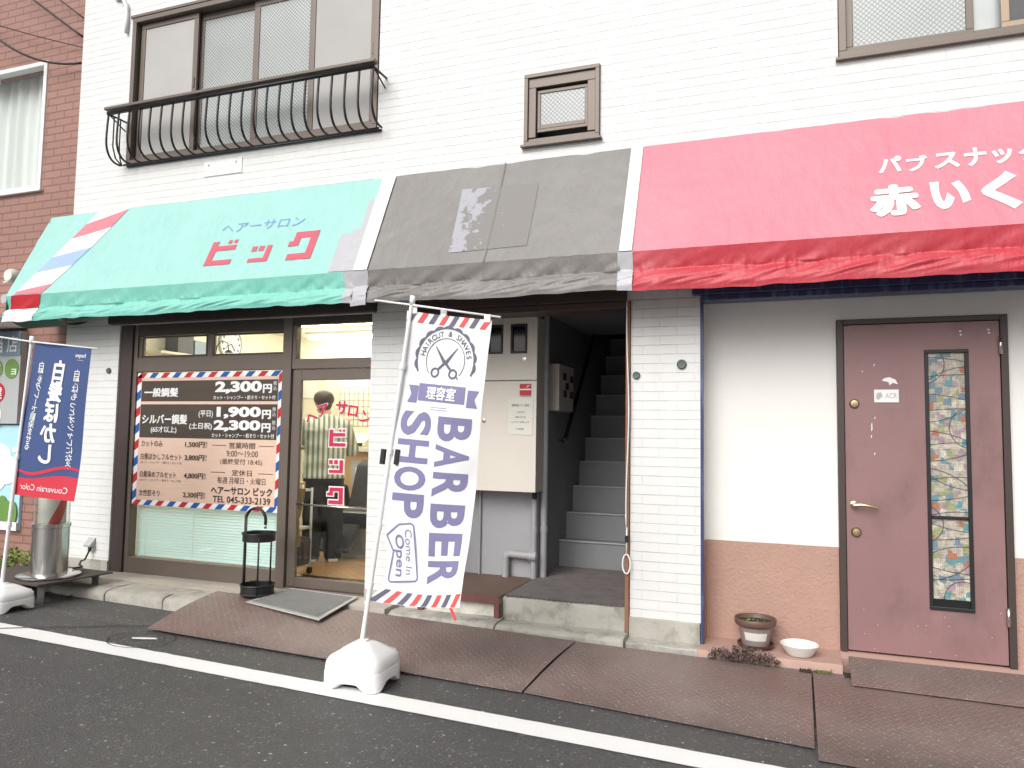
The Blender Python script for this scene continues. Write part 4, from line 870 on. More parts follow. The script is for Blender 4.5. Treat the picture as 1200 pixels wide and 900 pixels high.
def strip(n, horiz, e, ph):
    per = 1/n
    for i in range(2*n if False else n):
        for k, mi in ((0, 1), (1, 2)):
            a = (i+k*.5)*per; b = a+per*.26; sh = (t_*1.0/BW if horiz else t_*.75/BH)
            if horiz:
                y0, y1 = (0, t_/BH) if e == 0 else (1-t_/BH, 1); q = [(a+sh, y0), (b+sh, y0), (b, y1), (a, y1)]; q = [(min(1, u), v) for u, v in q]
            else:
                x0, x1 = (0, t_/BW) if e == 0 else (1-t_/BW, 1); q = [(x0, a+sh), (x1, a), (x1, b), (x0, b+sh)]; q = [(u, min(1, v)) for u, v in q]
            mb.add([fB(.002)(u, v) for u, v in q], [(0, 1, 2, 3)], mi)
strip(6, True, 0, 0); strip(6, True, 1, 0); strip(4, False, 0, 0); strip(4, False, 1, 0)
mb.build('striped_border', [WPRINT, RED, BLU], BD)
mb = MB()
for v0, v1 in ((.062, .218), (.24, .492)): mb.add([fB(.0015)(u, v) for u, v in ((.032, v0), (.968, v0), (.968, v1), (.032, v1))], [(0, 1, 2, 3)])
mb.build('dark_panel', BOARD_B, BD)
def bt(mb, s, u0, u1, v0, v1, bold=.0): write(mb, s, u0, u1, -v1, -v0, lambda x, y: fB(.003)(x, -y), bold)
mb = MB()
bt(mb, '一般調髪', .055, .30, .115, .185, .035); bt(mb, '2,300', .555, .865, .072, .165, .05); bt(mb, '円', .872, .93, .095, .16, .045); bt(mb, 'カット・シャンプー・顔そり・セット付', .545, .955, .176, .206, .02)
bt(mb, 'シルバー調髪', .048, .372, .315, .39, .035); bt(mb, '(65才以上)', .115, .30, .405, .46, .02)
bt(mb, '(平日)', .45, .548, .285, .34, .02); bt(mb, '1,900', .572, .865, .258, .345, .05); bt(mb, '円', .872, .93, .28, .345, .045)
bt(mb, '(土日祝)', .388, .545, .375, .43, .025); bt(mb, '2,300', .555, .865, .355, .44, .05); bt(mb, '円', .872, .93, .375, .44, .045); bt(mb, 'カット・シャンプー・顔そり・セット付', .545, .955, .45, .482, .02)
for v in (.105, .29, .385):
    for i, ch in enumerate('税込'): bt(mb, ch, .938, .96, v-.03+.035*i, v+.0+.035*i)
mb.build('lettering', WPRINT, BD, label='white price lettering on the dark panels')
mb = MB()
for s, u1, p_, v in (('カットのみ', .205, '1,500円', .535), ('白髪ぼかしフルセット', .345, '3,800円', .632), ('白髪染めフルセット', .31, '4,800円', .765), ('女性顔そり', .20, '2,300円', .905)):
    bt(mb, s, .05, u1, v-.022, v+.026, .008); bt(mb, p_, .365, .50, v-.02, v+.026, .02)
    for i, ch in enumerate('税込'): bt(mb, ch, .505, .518, v-.02+.022*i, v+.0+.022*i)
for v in (.68, .812): bt(mb, '(カット・シャンプー・顔そり・セット付)', .05, .345, v-.011, v+.011)
bt(mb, '営業時間', .665, .835, .515, .56, .008); bt(mb, '9:00〜19:00', .65, .855, .575, .617, .0); bt(mb, '(最終受付 18:45)', .61, .885, .632, .68, .0); bt(mb, '定休日', .69, .82, .71, .755, .008); bt(mb, '毎週 月曜日・火曜日', .595, .91, .765, .812, .0)
for v, a in ((.538, 0), (.733, 0)):
    for u0, u1 in ((.55, .645), (.86, .955)): mb.add([fB(.003)(u, q) for u, q in ((u0, v-.002), (u1, v-.002), (u1, v+.002), (u0, v+.002))], [(0, 1, 2, 3)])
mb.build('lettering', INKM, BD, label='brown menu and opening hours lettering')
mb = MB(); bt(mb, 'ヘアーサロン ビック', .555, .955, .832, .892, .03); bt(mb, 'TEL 045-333-2139', .57, .945, .902, .95, .015); mb.build('lettering', INK, BD, label='bold dark shop name and telephone number')
BL_ = thing('window_blind', 'pale aqua horizontal slat blind behind the salon window, under price board', 'blind', (-4.75, .13, .3))
mb = MB(); z = .29
while z < 1.9: mb.add([(-5.55, .118, z), (-3.96, .118, z), (-3.96, .134, z+.0195), (-5.55, .134, z+.0195)], [(0, 1, 2, 3)]); z += .0245
mb.build('slat', BLIND, BL_)
mb = MB()
for x in (-5.44, -4.9, -4.35, -4.04): mb.tube([(x, .114, .29), (x, .114, 1.9)], .002, 5)
mb.build('cord', WHITE, BL_); mb = MB(); mb.box(-5.55, -3.96, .112, .14, 1.9, 1.93).box(-5.55, -3.96, .116, .138, .282, .29); mb.build('rail', BLIND, BL_)

# ------------------------------------------------------------------ banner flags on weighted bases
def flag_base(mb, cx, cy, z0, half, h, dome, rot):
    seg = 64; prof = [(.80, 0), (.97, .006), (1, .03), (1, .55), (.985, .60), (.975, .62), (.985, .66), (.96, .86), (.88, 1.0), (.72, 1.12), (.55, 1.32), (.36, 1.5), (.2, 1.56), (.16, 1.58), (.15, 1.66), (.09, 1.68), (.001, 1.68)]
    vs = []
    for k, hh in prof:
        for i in range(seg):
            q = 2*math.pi*i/seg; c, s = math.cos(q), math.sin(q); n = 5.5 if k > .6 else 5.5-3.5*(.6-k)/.6
            r = half*k/((abs(c)**n+abs(s)**n)**(1/n))
            z = hh*h if hh <= 1 else h+(hh-1)/.68*dome
            if hh < .5:
                a = abs(((q/(math.pi/2)+.5) % 1)-.5)*2; z += .040*sst(.80, .30, a)*(1 if hh < .2 else 0) if hh < .2 else 0
            x, y = r*c, r*s; vs.append((cx+x*math.cos(rot)-y*math.sin(rot), cy+x*math.sin(rot)+y*math.cos(rot), z0+z))
    fs = [(j*seg+i, j*seg+(i+1) % seg, (j+1)*seg+(i+1) % seg, (j+1)*seg+i) for j in range(len(prof)-1) for i in range(seg)]
    mb.add(vs, fs+[tuple(range(seg))[::-1]])
def lerp2(c, u, v): return c[0].lerp(c[1], u).lerp(c[2].lerp(c[3], u), v)
# white barber shop banner
FL = thing('banner_flag', 'white BARBER SHOP banner flag leaning on a white weighted base in the street', 'banner flag', (-2.24, -1.42, .02))
mb = MB(); flag_base(mb, -2.235, -1.415, road_z(-2.2, -1.42)+.003, .172, .165, .075, .06); mb.build('base', WPLAST, FL, auto=35)
P0, P1 = Vector((-2.243, -1.42, .24)), Vector((-1.981, -1.42, 2.157))
mb = MB().tube([P0, P0.lerp(P1, .52)], .0135, 12).tube([P0.lerp(P1, .5), P1], .011, 12)
for k in (.16, .33, .55, .8): a = P0.lerp(P1, k); b = P0.lerp(P1, k+.018); mb.tube([a, b], .018, 12)
mb.build('pole', WPOLE, FL, auto=40)
MB().tube([(-2.218, -1.425, 2.173), (-1.96, -1.425, 2.131), (-1.443, -1.425, 2.043)], .006, 8).tube([P1-Vector((0, 0, .02)), P1+Vector((.004, 0, .03))], .016, 10).build('crossbar', WPOLE, FL, smooth=True)
mb = MB()
for dx in (-.062, .028): mb.slab([(-2.085+dx, -1.432, 1.325), (-2.06+dx, -1.432, 1.322), (-2.07+dx, -1.432, 1.238), (-2.095+dx, -1.432, 1.241)], (0, .02, 0))
mb.build('weight_clip', RUBBER, FL)
cW = [Vector((-2.012, -1.42, 2.105)), Vector((-1.492, -1.42, 2.026)), Vector((-2.165, -1.42, .475)), Vector((-1.64, -1.42, .498))]
def flagW(u, v, d=0.0):
    p = lerp2(cW, u, v)
    k = sst(.62, 1, v); p.x += .038*sst(.7, .92, v)*(1-u)**1.2-.085*sst(.93, 1.0, v)*(1-u)**3
    p.z += -.028*math.sin(math.pi*u)*k+.010*math.sin(u*math.pi)*(v > .995)
    p.y += .018*math.sin(u*5.2+v*3)+.012*math.sin(v*9+u*2)+.045*k*math.sin(u*4)-.03*sst(0, .1, 1-v)*0+.008*noise.noise((u*3, v*8, 1))
    p.y -= d
    return tuple(p)
bn = MB().grid(lambda u, v: flagW(u, v), 44, 120).build('banner', BCLOTH, FL, smooth=True)
W2 = lambda x, y: flagW(x, -y, .003); W3 = lambda x, y: flagW(x, -y, .0045)
def bandstripes(mb, v0, v1, n, fn, lean, m0, m1):
    per = 1/n
    for i in range(n):
        a = i*per; b = a+per*.48
        for j in range(3):
            def q(u, v): return fn(min(1, max(0, u+lean*(1-v))), -(v0+(v1-v0)*v))
            mb.add([q(a, j/3), q(b, j/3), q(b, (j+1)/3), q(a, (j+1)/3)], [(0, 1, 2, 3)], m0 if i % 2 else m1)
mb = MB(); bandstripes(mb, .0, .035, 8, W2, .06, 0, 1); mb.build('stripe', [CORAL, GREYBL], bn); mb = MB(); bandstripes(mb, .952, .998, 8, W2, .06, 0, 1); mb.build('stripe', [CORAL, GREYBL], bn)
mb = MB(); asp = .525/1.62
def ringpts(cx, cv, r, n, wob=0, m=18): return [(cx+(r+wob*abs(math.sin(m*math.pi*i/n)))*math.cos(2*math.pi*i/n)/1.0, cv+(r+wob*abs(math.sin(m*math.pi*i/n)))*math.sin(2*math.pi*i/n)*asp) for i in range(n)]
def ring(mb, cx, cv, r0, r1, wob, fn, skip=None, mi=0, n=144):
    A, B = ringpts(cx, cv, r0, n, 0), ringpts(cx, cv, r1, n, wob)
    for i in range(n):
        if skip and skip((i+.5)/n*360): continue
        j = (i+1) % n; mb.add([fn(p[0], -p[1]) for p in (A[i], A[j], B[j], B[i])], [(0, 1, 2, 3)], mi)
EC, EV = .51, .158
ring(mb, EC, EV, .345, .362, .022, W2, skip=lambda a: 22 < a < 158); ring(mb, EC, EV, .238, .246, 0, W2, skip=lambda a: 38 < a < 142)
txt = 'HAIRCUT & SHAVES'
for i, ch in enumerate(txt):
    if ch == ' ': continue
    a = R(168-156*i/(len(txt)-1)+0); V, F = glyphs(ch, .012); o = (max(x for x, y in V)+min(x for x, y in V))/2; s_ = .082
    vs = []
    for x, y in V:
        lx, lyy = (x-o)*s_, (y-.36)*s_; ang = a-math.pi/2; X = lx*math.cos(ang)-lyy*math.sin(ang); Y = lx*math.sin(ang)+lyy*math.cos(ang)
        vs.append(W2(EC+.295*math.cos(a)+X, -(EV-(.295*math.sin(a)+Y)*asp)))
    mb.add(vs, F)
def seg2(mb, a, b, w0, w1, fn, mi=0):
    a, b = Vector((a[0], a[1]*1.0)), Vector((b[0], b[1])); d = (b-a).normalized(); nn = Vector((-d.y, d.x)); q = [a+nn*w0, a-nn*w0, b-nn*w1, b+nn*w1]
    mb.add([fn(EC+p.x, -(EV-p.y*asp)) for p in q], [(0, 1, 2, 3)], mi)
for sx in (1, -1):
    seg2(mb, (-.14*sx, .15), (-.01*sx, -.02), .004, .022, W2); seg2(mb, (-.02*sx, .0), (.085*sx, -.10), .016, .014, W2)
    rc = (EC+.115*sx, EV+.135*asp); ring(mb, rc[0], rc[1], .034, .056, 0, W2, n=28)
seg2(mb, (.16, -.16), (.19, -.19), .008, .006, W2)
mb.build('emblem', GREYBL, bn, label='round scissors emblem reading HAIRCUT & SHAVES')
mb = MB()
tape_poly(mb, [(.225, .243), (.805, .243), (.812, .303), (.232, .303)], lambda x, y: W2(x, -y), .06)
for u0, u1, sd in ((.10, .22, -1), (.835, .955, 1)):
    mid = ((u0+.04, -.283) if sd < 0 else (u1-.04, -.283))
    plane(mb, ([(u1, -.252), (u0, -.252), mid, (u0, -.312), (u1, -.312)] if sd < 0 else [(u0, -.252), (u1, -.252), mid, (u1, -.312), (u0, -.312)]), W2)
for z in (.322, .33): plane(mb, [(.42, -z), (.62, -z), (.62, -z-.002), (.42, -z-.002)], W2)
rb = mb.build('ribbon', PURP, bn); mb = MB(); write(mb, '理容室', .335, .705, -.297, -.25, W3, .03); mb.build('lettering', WPRINT, rb)
mb = MB()
for ch, v0, v1 in (('B', .351, .434), ('A', .447, .526), ('R', .543, .628), ('B', .652, .732), ('E', .749, .825), ('R', .84, .916)): write(mb, ch, .535, .91, -v1, -v0, W2, .03, rot=1, mx=.12)
for ch, v0, v1 in (('S', .341, .425), ('H', .439, .519), ('O', .532, .614), ('P', .625, .706)): write(mb, ch, .06, .45, -v1, -v0, W2, .03, rot=1, mx=.12)
mb.build('lettering', PURP, bn, label='large sideways BARBER SHOP lettering')
mb = MB(); tg = [(.012, .772), (.17, .731), (.32, .724), (.35, .731), (.405, .90), (.385, .91), (.065, .927), (.04, .919), (.085, .825)]
for a, b in zip(tg, tg[1:]+tg[:1]):
    a_, b_ = Vector(a), Vector(b); d = b_-a_; d = Vector((d.x, d.y/asp)).normalized(); nn = Vector((-d.y, d.x*asp))*.008
    mb.add([W2(p.x, -p.y) for p in (a_+nn, a_-nn, b_-nn, b_+nn)], [(0, 1, 2, 3)])
write(mb, 'Open', .085, .225, -.905, -.765, W2, .01, rot=1, mx=.1); write(mb, 'Come In', .245, .325, -.893, -.745, W2, -.008, rot=1, mx=.1); mb.build('tag_print', PURP, bn, label='tag outline reading Come In Open')
mb = MB()
for u, v in ((.08, -.004), (.42, -.004), (.95, -.004)): p = Vector(flagW(u, max(0, v))); mb.slab([(p.x-.018, p.y-.004, p.z-.01), (p.x+.018, p.y-.004, p.z-.012), (p.x+.018, p.y-.004, p.z+.03), (p.x-.018, p.y-.004, p.z+.032)], (0, .008, 0))
p = Vector(flagW(0, 1)); mb.tube([p, p+Vector((-.02, 0, -.01))], .01)
mb.build('loop_tab', WPRINT, FL)
p = Vector(flagW(.86, 1)); MB().add([tuple(p), tuple(p+Vector((.02, 0, 0))), tuple(p+Vector((.045, .01, -.06))), tuple(p+Vector((.03, .01, -.07)))], [(0, 1, 2, 3)]).build('torn_strip', CORAL, FL)
# blue banner seen from its back
FB = thing('banner_flag', 'navy blue banner flag with mirrored white writing and red foot, before barber pole', 'banner flag', (-5.42, -1.2, .08))
mb = MB(); flag_base(mb, -5.395, -1.195, road_z(-5.3, -1.2)+.0, .155, .135, .06, -.02); mb.build('base', WPLAST, FB, auto=35)
Q0, Q1 = Vector((-5.415, -1.205, .22)), Vector((-5.255, -1.205, 2.066))
mb = MB().tube([Q0, Q0.lerp(Q1, .5)], .013, 12).tube([Q0.lerp(Q1, .48), Q1], .0105, 12)
for k in (.25, .52): mb.tube([Q0.lerp(Q1, k), Q0.lerp(Q1, k+.018)], .018, 12)
mb.build('pole', WPOLE, FB, auto=40); MB().tube([(-5.66, -1.21, 2.105), (-5.255, -1.21, 2.05), (-4.587, -1.21, 1.979)], .006, 8).tube([Q1-Vector((0, 0, .03)), Q1+Vector((.004, 0, .025))], .017, 10).build('crossbar', WPOLE, FB, smooth=True)
cB = [Vector((-5.226, -1.2, 2.04)), Vector((-4.652, -1.2, 1.986)), Vector((-5.396, -1.2, .922)), Vector((-4.752, -1.2, .896))]
def flagB(u, v, d=0.0):
    p = lerp2(cB, u, v); p.y += .012*math.sin(u*6+v*2)+.012*math.sin(v*7+u*3)*v-d; return tuple(p)
bb = MB().grid(lambda u, v: flagB(u, v), 36, 70).build('banner', NAVYC, FB, smooth=True)
B2 = lambda x, y: flagB(x, -y, .003); B3 = lambda x, y: flagB(x, -y, .0055)
mb = MB(); mb.grid(lambda u, v: B2(u, -(.865+.02*math.sin(u*5+.6)+(1-.865-.02*math.sin(u*5+.6))*v)), 30, 8)
mb.grid(lambda u, v: B2(u, -(.812+.03*math.sin(u*5.5+.2)+.012*v*(1+math.sin(u*3)))), 30, 1); mb.build('red_wave', REDC, bb)
mb = MB(); ab = .58/1.13
def col(mb, s, u, v0, v1, size, bold):
    n = len(s)
    for i, ch in enumerate(s):
        v = v0+(v1-v0)*(i+.5)/n; bo, sh = shifts(ch, bold); V, F = glyphs(ch, bo)
        for k, (dx, dy) in enumerate(sh):
            vs = []
            for x, y in V:
                X, Y = (x+dx-.5)*size, (y+dy-.37)*size
                if ch == 'ー': X, Y = Y, -X
                vs.append(back(B2, k)(u-X, -(v-Y*ab)))
            mb.add(vs, F)
col(mb, '白髪ぼかし', .5, .10, .78, .275, .045); mb.build('lettering', WPRINT, bb, label='large mirrored 白髪ぼかし lettering')
mb = MB(); col(mb, '白髪をグレーで馴染ませる', .16, .12, .70, .105, .012); col(mb, '白髪はもっとオシャレになる', .83, .15, .80, .105, .012)
write(mb, 'hoyu', .77, .93, -.075, -.042, B2, .02, flip=True); write(mb, 'professional', .80, .90, -.09, -.083, B2, .0, flip=True); write(mb, 'Couverain Color', .13, .88, -.958, -.918, B3, .0, flip=True); mb.build('lettering', WPRINT, bb, label='small mirrored white lettering')

# ------------------------------------------------------------------ barber pole on its steel table
TB = thing('steel_table', 'low dark rusty steel sheet on short legs beside kerb, carrying the barber pole', 'stand', (-5.75, -.66, .08))
MB().slab([(-5.36, -.965, .21), (-5.31, -.33, .21), (-6.2, -.28, .21), (-6.38, -.90, .21)], (0, 0, .012)).build('top', RUST, TB)
for x, y in ((-5.40, -.90), (-5.40, -.42), (-6.15, -.40), (-6.28, -.86)): mb = MB(); mb.box(x-.035, x+.035, y-.004, y+.004, .02, .209).box(x-.035, x+.035, y-.0039, y+.06, .02, .028); mb.build('leg', mat('galvanised steel', (.16, .16, .16), .5, metal=.3), TB)
BP = thing('barber_pole', 'stainless steel barber pole with red and white spiral behind clear cylinder', 'barber pole', (-5.60, -.68, .222))
cx, cy = -5.605, -.68
MB().lathe((cx, cy, .223), [(.001, 0), (.215, 0), (.23, .008), (.23, .018), (.215, .026), (.14, .03), (.001, .03)], 48).build('base_disk', STEEL, BP, auto=40)
MB().lathe((cx, cy, .253), [(.132, 0), (.132, .36), (.139, .365), (.139, .395), (.132, .40), (.11, .40), (.001, .40)], 48).build('lower_drum', STEEL, BP, auto=40)
m_, nt_, p_, L_n = newmat('barber spiral'); ps_ = pos(nt_); s_ = nt_.nodes.new('ShaderNodeSeparateXYZ'); L_n(ps_, s_.inputs[0])
an = math_n(nt_, 'ARCTAN2', math_n(nt_, 'ADD', s_.outputs[1], .68), math_n(nt_, 'ADD', s_.outputs[0], 5.605))
ph = math_n(nt_, 'FRACT', math_n(nt_, 'SUBTRACT', math_n(nt_, 'MULTIPLY', s_.outputs[2], 1.5), math_n(nt_, 'MULTIPLY', an, .318)))
c_ = mixc(nt_, math_n(nt_, 'LESS_THAN', ph, .28), (.82, .80, .74), (.62, .10, .06)); L_n(c_, p_.inputs['Base Color']); p_.inputs['Roughness'].default_value = .4
MB().lathe((cx, cy, .655), [(.10, 0), (.10, .78)], 40).build('spiral_drum', m_, BP, smooth=True)
MB().lathe((cx, cy, .655), [(.127, 0), (.127, .78), (.123, .78), (.123, 0)], 48, cap=False).build('clear_cylinder', CLEAR, BP, smooth=True)
MB().lathe((cx, cy, 1.436), [(.001, 0), (.139, 0), (.139, .13), (.12, .17), (.06, .2), (.001, .205)], 48).build('cap', STEEL, BP, auto=40)
OT = thing('wall_outlet', 'grey weatherproof outlet on the white left pier above the concrete base', 'outlet', (-5.93, 0, .38))
MB().slab([(-5.985, -.002, .43), (-5.985, -.06, .365), (-5.985, -.055, .35), (-5.985, -.002, .345)], (.085, 0, 0)).build('hood', GREYP, OT, bevel=.003); MB().box(-5.96, -5.90, -.03, -.001, .31, .344).build('socket', GREYP, OT)
tag(MB().tube([(-5.93, -.03, .33), (-5.94, -.07, .24), (-5.93, -.12, .235), (-5.85, -.2, .22), (-5.72, -.3, .245), (-5.6, -.38, .25), (-5.56, -.5, .26)], .008, 8).tube([(-5.93, -.03, .345), (-5.93, -.03, .315)], .017, 8).build('power_cord', RUBBER, smooth=True), 'black power cord from the grey wall outlet down to barber pole', 'cord')

# ------------------------------------------------------------------ plants
def leaf_clump(mb, c, rad, n, size, seed, mi=0, flat=.6):
    rnd = random.Random(seed)
    for _ in range(n):
        d = Vector((rnd.gauss(0, 1), rnd.gauss(0, 1), rnd.gauss(0, 1))).normalized()*rnd.random()**.4
        p = Vector(c)+Vector((d.x*rad[0], d.y*rad[1], abs(d.z)*rad[2])); a = Vector((rnd.uniform(-1, 1), rnd.uniform(-1, 1), rnd.uniform(-.2, .8))).normalized(); b = a.cross(Vector((rnd.uniform(-1, 1), rnd.uniform(-1, 1), 1))).normalized()
        s = size*rnd.uniform(.6, 1.3); mid = p+a*s*.5-Vector((0, 0, s*.05))
        mb.add([p, mid+b*s*.28, p+a*s-Vector((0, 0, s*.18)), mid-b*s*.28], [(0, 1, 2, 3)], mi)
SH = thing('shrub', 'small yellow green leafy shrub at the brick wall foot behind barber pole', 'shrub', (-6.55, -.3, .1))
mb = MB(); leaf_clump(mb, (-6.5, -.32, .13), (.42, .22, .20), 520, .05, 3); mb.build('foliage', LEAF, SH)
mb = MB(); rnd = random.Random(2)
for i in range(14): x, y = -6.5+rnd.uniform(-.3, .3), -.32+rnd.uniform(-.1, .1); mb.tube([(-6.5+(x+6.5)*.4, -.32, .05), (x, y, .28)], .004, 5)
mb.build('stem', WEED, SH)
SG = thing('shrub', 'dark green weeds growing under the rusty steel sheet at left', 'weed', (-6.0, -.75, .06)); mb = MB(); leaf_clump(mb, (-6.1, -.72, .055), (.40, .2, .11), 420, .045, 8); mb.build('foliage', mat('dark weed leaf', (.05, .075, .03), .7, var=.5, vs=30), SG)
WD = thing('weed_clump', 'dry reddish brown weed clump in the joint below the pink ledge', 'weed', (-.28, -.15, .01))
mb = MB(); st_ = MB(); rnd = random.Random(5)
for i in range(80):
    x = -.27+rnd.gauss(0, .095); x = max(-.46, min(-.09, x)); h = rnd.uniform(.035, .10)*(1.2-abs(x+.27)*2.4); y = -.155+rnd.uniform(-.02, .015)
    tp = (x+rnd.uniform(-.02, .02), y+rnd.uniform(-.025, .0), .01+h); st_.tube([(x, y, .0), tp], .0016, 4); leaf_clump(mb, (tp[0], tp[1], tp[2]-.018), (.02, .016, .032), 16, .02, 50+i)
mb.build('foliage', WEED, WD); st_.build('stem', WEED, WD)
for x0, x1, n, lab in ((-.52, -.44, 60, 'tiny green moss tuft at the left end of the pink ledge foot'), (.10, .23, 80, 'tiny yellow green moss tuft under the pink ledge corner near mauve door')):
    mb = MB(); rnd = random.Random(int(x0*100))
    for i in range(n): leaf_clump(mb, (rnd.uniform(x0, x1), -.145+rnd.uniform(-.012, .01), .012), (.008, .006, .018), 2, .014, i)
    tag(mb.build('moss_tuft', MOSS), lab, 'moss')
for x0, x1, lab in ((-6.3, -5.45, 'dead leaf litter under the rusty steel sheet'), (.05, .12, 'dark debris at the plate seam below the pink ledge'), (.30, .34, 'small broken debris at the pink ledge corner')):
    mb = MB(); rnd = random.Random(7)
    for i in range(70 if x1-x0 > .3 else 22):
        x = rnd.uniform(x0, x1); y = (-.75+rnd.uniform(-.15, .2)) if x0 < -5 else -.16+rnd.uniform(-.03, .02); z = (road_z(x, y)+.004) if x0 < -5 else .016; s = rnd.uniform(.006, .014)
        mb.add([(x-s, y-s*.6, z), (x+s*.7, y-s, z+.004), (x+s, y+s*.5, z+.008), (x-s*.4, y+s, z+.003), (x, y, z+.012)], [(0, 1, 4), (1, 2, 4), (2, 3, 4), (3, 0, 4)])
    o = mb.build('leaf_litter', SOIL); o['kind'] = 'stuff'; tag(o, lab, 'litter')
# planter and bowl on the pink ledge
PT = thing('plant_pot', 'brown plastic plant pot with white label and soil on the pink ledge', 'plant pot', (-.215, .07, .068)); cx, cy, zb = -.213, .065, .082
MB().lathe((cx, cy, zb), [(.001, 0), (.083, 0), (.086, .008), (.104, .12), (.106, .125)], 40).build('pot', POTG, PT, auto=40)
MB().lathe((cx, cy, zb), [(.106, .128), (.122, .131), (.128, .138), (.132, .168), (.128, .175), (.121, .173), (.114, .14), (.106, .128)], 40, cap=False).build('rim', POTB, PT, auto=50)
sg_ = MB(); sg_.grid(lambda u, v: (cx+.113*v*math.cos(u*6.2832), cy+.113*v*math.sin(u*6.2832), zb+.148+.012*noise.noise((v*math.cos(u*6.2832)*6, v*math.sin(u*6.2832)*6, 1))), 36, 10); so = sg_.build('soil', SOIL, PT, smooth=True)
mb = MB(); leaf_clump(mb, (cx-.03, cy-.03, zb+.148), (.035, .03, .025), 26, .022, 4); leaf_clump(mb, (cx+.03, cy+.01, zb+.148), (.06, .05, .012), 30, .015, 6); mb.build('seedling', MOSS, PT)
MB().grid(lambda u, v: (cx+(.094+.013*v)*math.cos(R(-128+82*u)), cy+(.094+.013*v)*math.sin(R(-128+82*u)), zb+.045+.052*v), 14, 2).build('label', PAPER, PT, smooth=True)
tag(MB().lathe((cx, cy, .069), [(.001, 0), (.085, 0), (.112, .018), (.116, .03), (.108, .03), (.085, .008), (.001, .008)], 40).build('saucer', SAUC, auto=40), 'reddish brown saucer under the plant pot on the pink ledge', 'saucer')
tag(MB().lathe((.052, -.005, .068), [(.001, 0), (.07, 0), (.078, .008), (.113, .062), (.116, .068), (.112, .07), (.106, .062), (.07, .01), (.001, .008)], 44).build('bowl', mat('white enamel bowl', (.80, .79, .75), .3, var=.03), auto=50), 'empty white oval rimmed bowl on the pink ledge near mauve door', 'bowl')

# ------------------------------------------------------------------ salon interior
for x0, x1, y, lab in ((-5.75, -3.9, 1.75, 'lit fluorescent ceiling lamp nearest the salon front'), (-5.7, -4.3, 2.8, 'lit fluorescent ceiling lamp at the back of the salon'), (-4.9, -3.3, .75, 'lit fluorescent ceiling lamp above the salon entrance')):
    t = thing('ceiling_lamp', lab, 'ceiling lamp', ((x0+x1)/2, y, 2.62), 'salon ceiling lamps'); box(x0, x1, y-.09, y+.09, 2.62, 2.658).build('housing', WHITE, t, bevel=.004)
    for d in (-.05, .05): MB().tube([(x0+.04, y+d, 2.60), (x1-.04, y+d, 2.60)], .018, 10).build('tube', LAMP, t, smooth=True)
CK = thing('wall_clock', 'round white wall clock seen through the right transom pane', 'clock', (-6.2, 1.95, 2.43))
MB().lathe((-6.198, 1.95, 2.44), [(.19, .0), (.19, .03), (.175, .035), (.17, .02), (.001, .02)], 40, 'x').build('case', GREYP, CK, auto=40); MB().lathe((-6.176, 1.95, 2.44), [(.168, 0), (.168, .002), (.001, .002)], 40, 'x').build('face', WPRINT, CK)
mb = MB()
for k in range(12):
    q = k*math.pi/6; mb.box(-6.173, -6.171, 1.95+.14*math.sin(q)-.01, 1.95+.14*math.sin(q)+.01, 2.44+.14*math.cos(q)-.014, 2.44+.14*math.cos(q)+.014)
mb.tube([(-6.17, 1.95, 2.44), (-6.17, 2.02, 2.36)], .006).tube([(-6.17, 1.95, 2.44), (-6.17, 1.84, 2.37)], .005); mb.build('hand', INK, CK)
SHF = thing('wall_shelf', 'cream wall shelf with boxes high on the salon left wall', 'shelf', (-6.1, 1.2, 2.22)); box(-6.198, -5.98, .72, 1.75, 2.2, 2.225).build('board', OFFW, SHF)
for y0, y1, h, m_, lab in ((.98, 1.2, .20, mat('charcoal box', (.05, .05, .05), .6), 'charcoal box on salon wall shelf'), (1.22, 1.5, .16, mat('blue grey box', (.2, .27, .33), .6), 'blue grey box on salon wall shelf beside the charcoal box')): 
    tag(box(-6.19, -6.02, y0, y1, 2.227, 2.227+h).build('storage_box', m_, bevel=.004), lab, 'box')
MB().tube([(-6.195, .8, 2.44), (-6.12, .83, 2.47), (-6.05, .86, 2.42)], .008).build('hook', BLACK, SHF); MB().tube([(-6.1, 1.62, 2.26), (-6.08, 1.62, 2.38), (-6.05, 1.66, 2.44), (-6.02, 1.72, 2.42), (-6.02, 1.74, 2.34)], .006).lathe((-6.02, 1.74, 2.31), [(.05, 0), (.02, .03), (.001, .03)], 16).build('desk_lamp', BLACK, SHF)
RD = thing('reception_desk', 'tan reception desk with white top behind the glass door', 'desk', (-4.75, 2.45, .165))
box(-5.15, -4.1, 2.35, 2.85, .17, 1.2).build('cabinet', TAN, RD, bevel=.004); box(-5.2, -4.05, 2.28, 2.9, 1.2, 1.25).build('top', OFFW, RD, bevel=.004); box(-4.72, -4.3, 2.335, 2.349, .80, 1.1).build('front_panel', GREYP, RD)
tag(box(-4.66, -4.52, 2.325, 2.3349, .86, 1.02).build('paper_sign', WPRINT), 'white paper sign on the front of the tan reception desk', 'paper')
CR = thing('cash_register', 'cream cash register on the white topped reception desk', 'cash register', (-4.75, 2.5, 1.25))
MB().slab([(-4.95, 2.36, 1.251), (-4.95, 2.7, 1.251), (-4.95, 2.7, 1.42), (-4.95, 2.5, 1.40), (-4.95, 2.36, 1.31)], (.38, 0, 0)).build('body', OFFW, CR, bevel=.01); MB().box(-4.90, -4.72, 2.352, 2.36, 1.265, 1.30).box(-4.68, -4.6, 2.352, 2.36, 1.265, 1.30).build('keypad', BLACK, CR)
mb = MB()
for i in range(9): mb.tube([(-4.85+.075*i, 3.17, 1.3), (-4.85+.075*i, 3.17, 2.05)], .004, 5)
for i in range(10): mb.tube([(-4.85, 3.17, 1.3+.083*i), (-4.25, 3.17, 1.3+.083*i)], .004, 5)
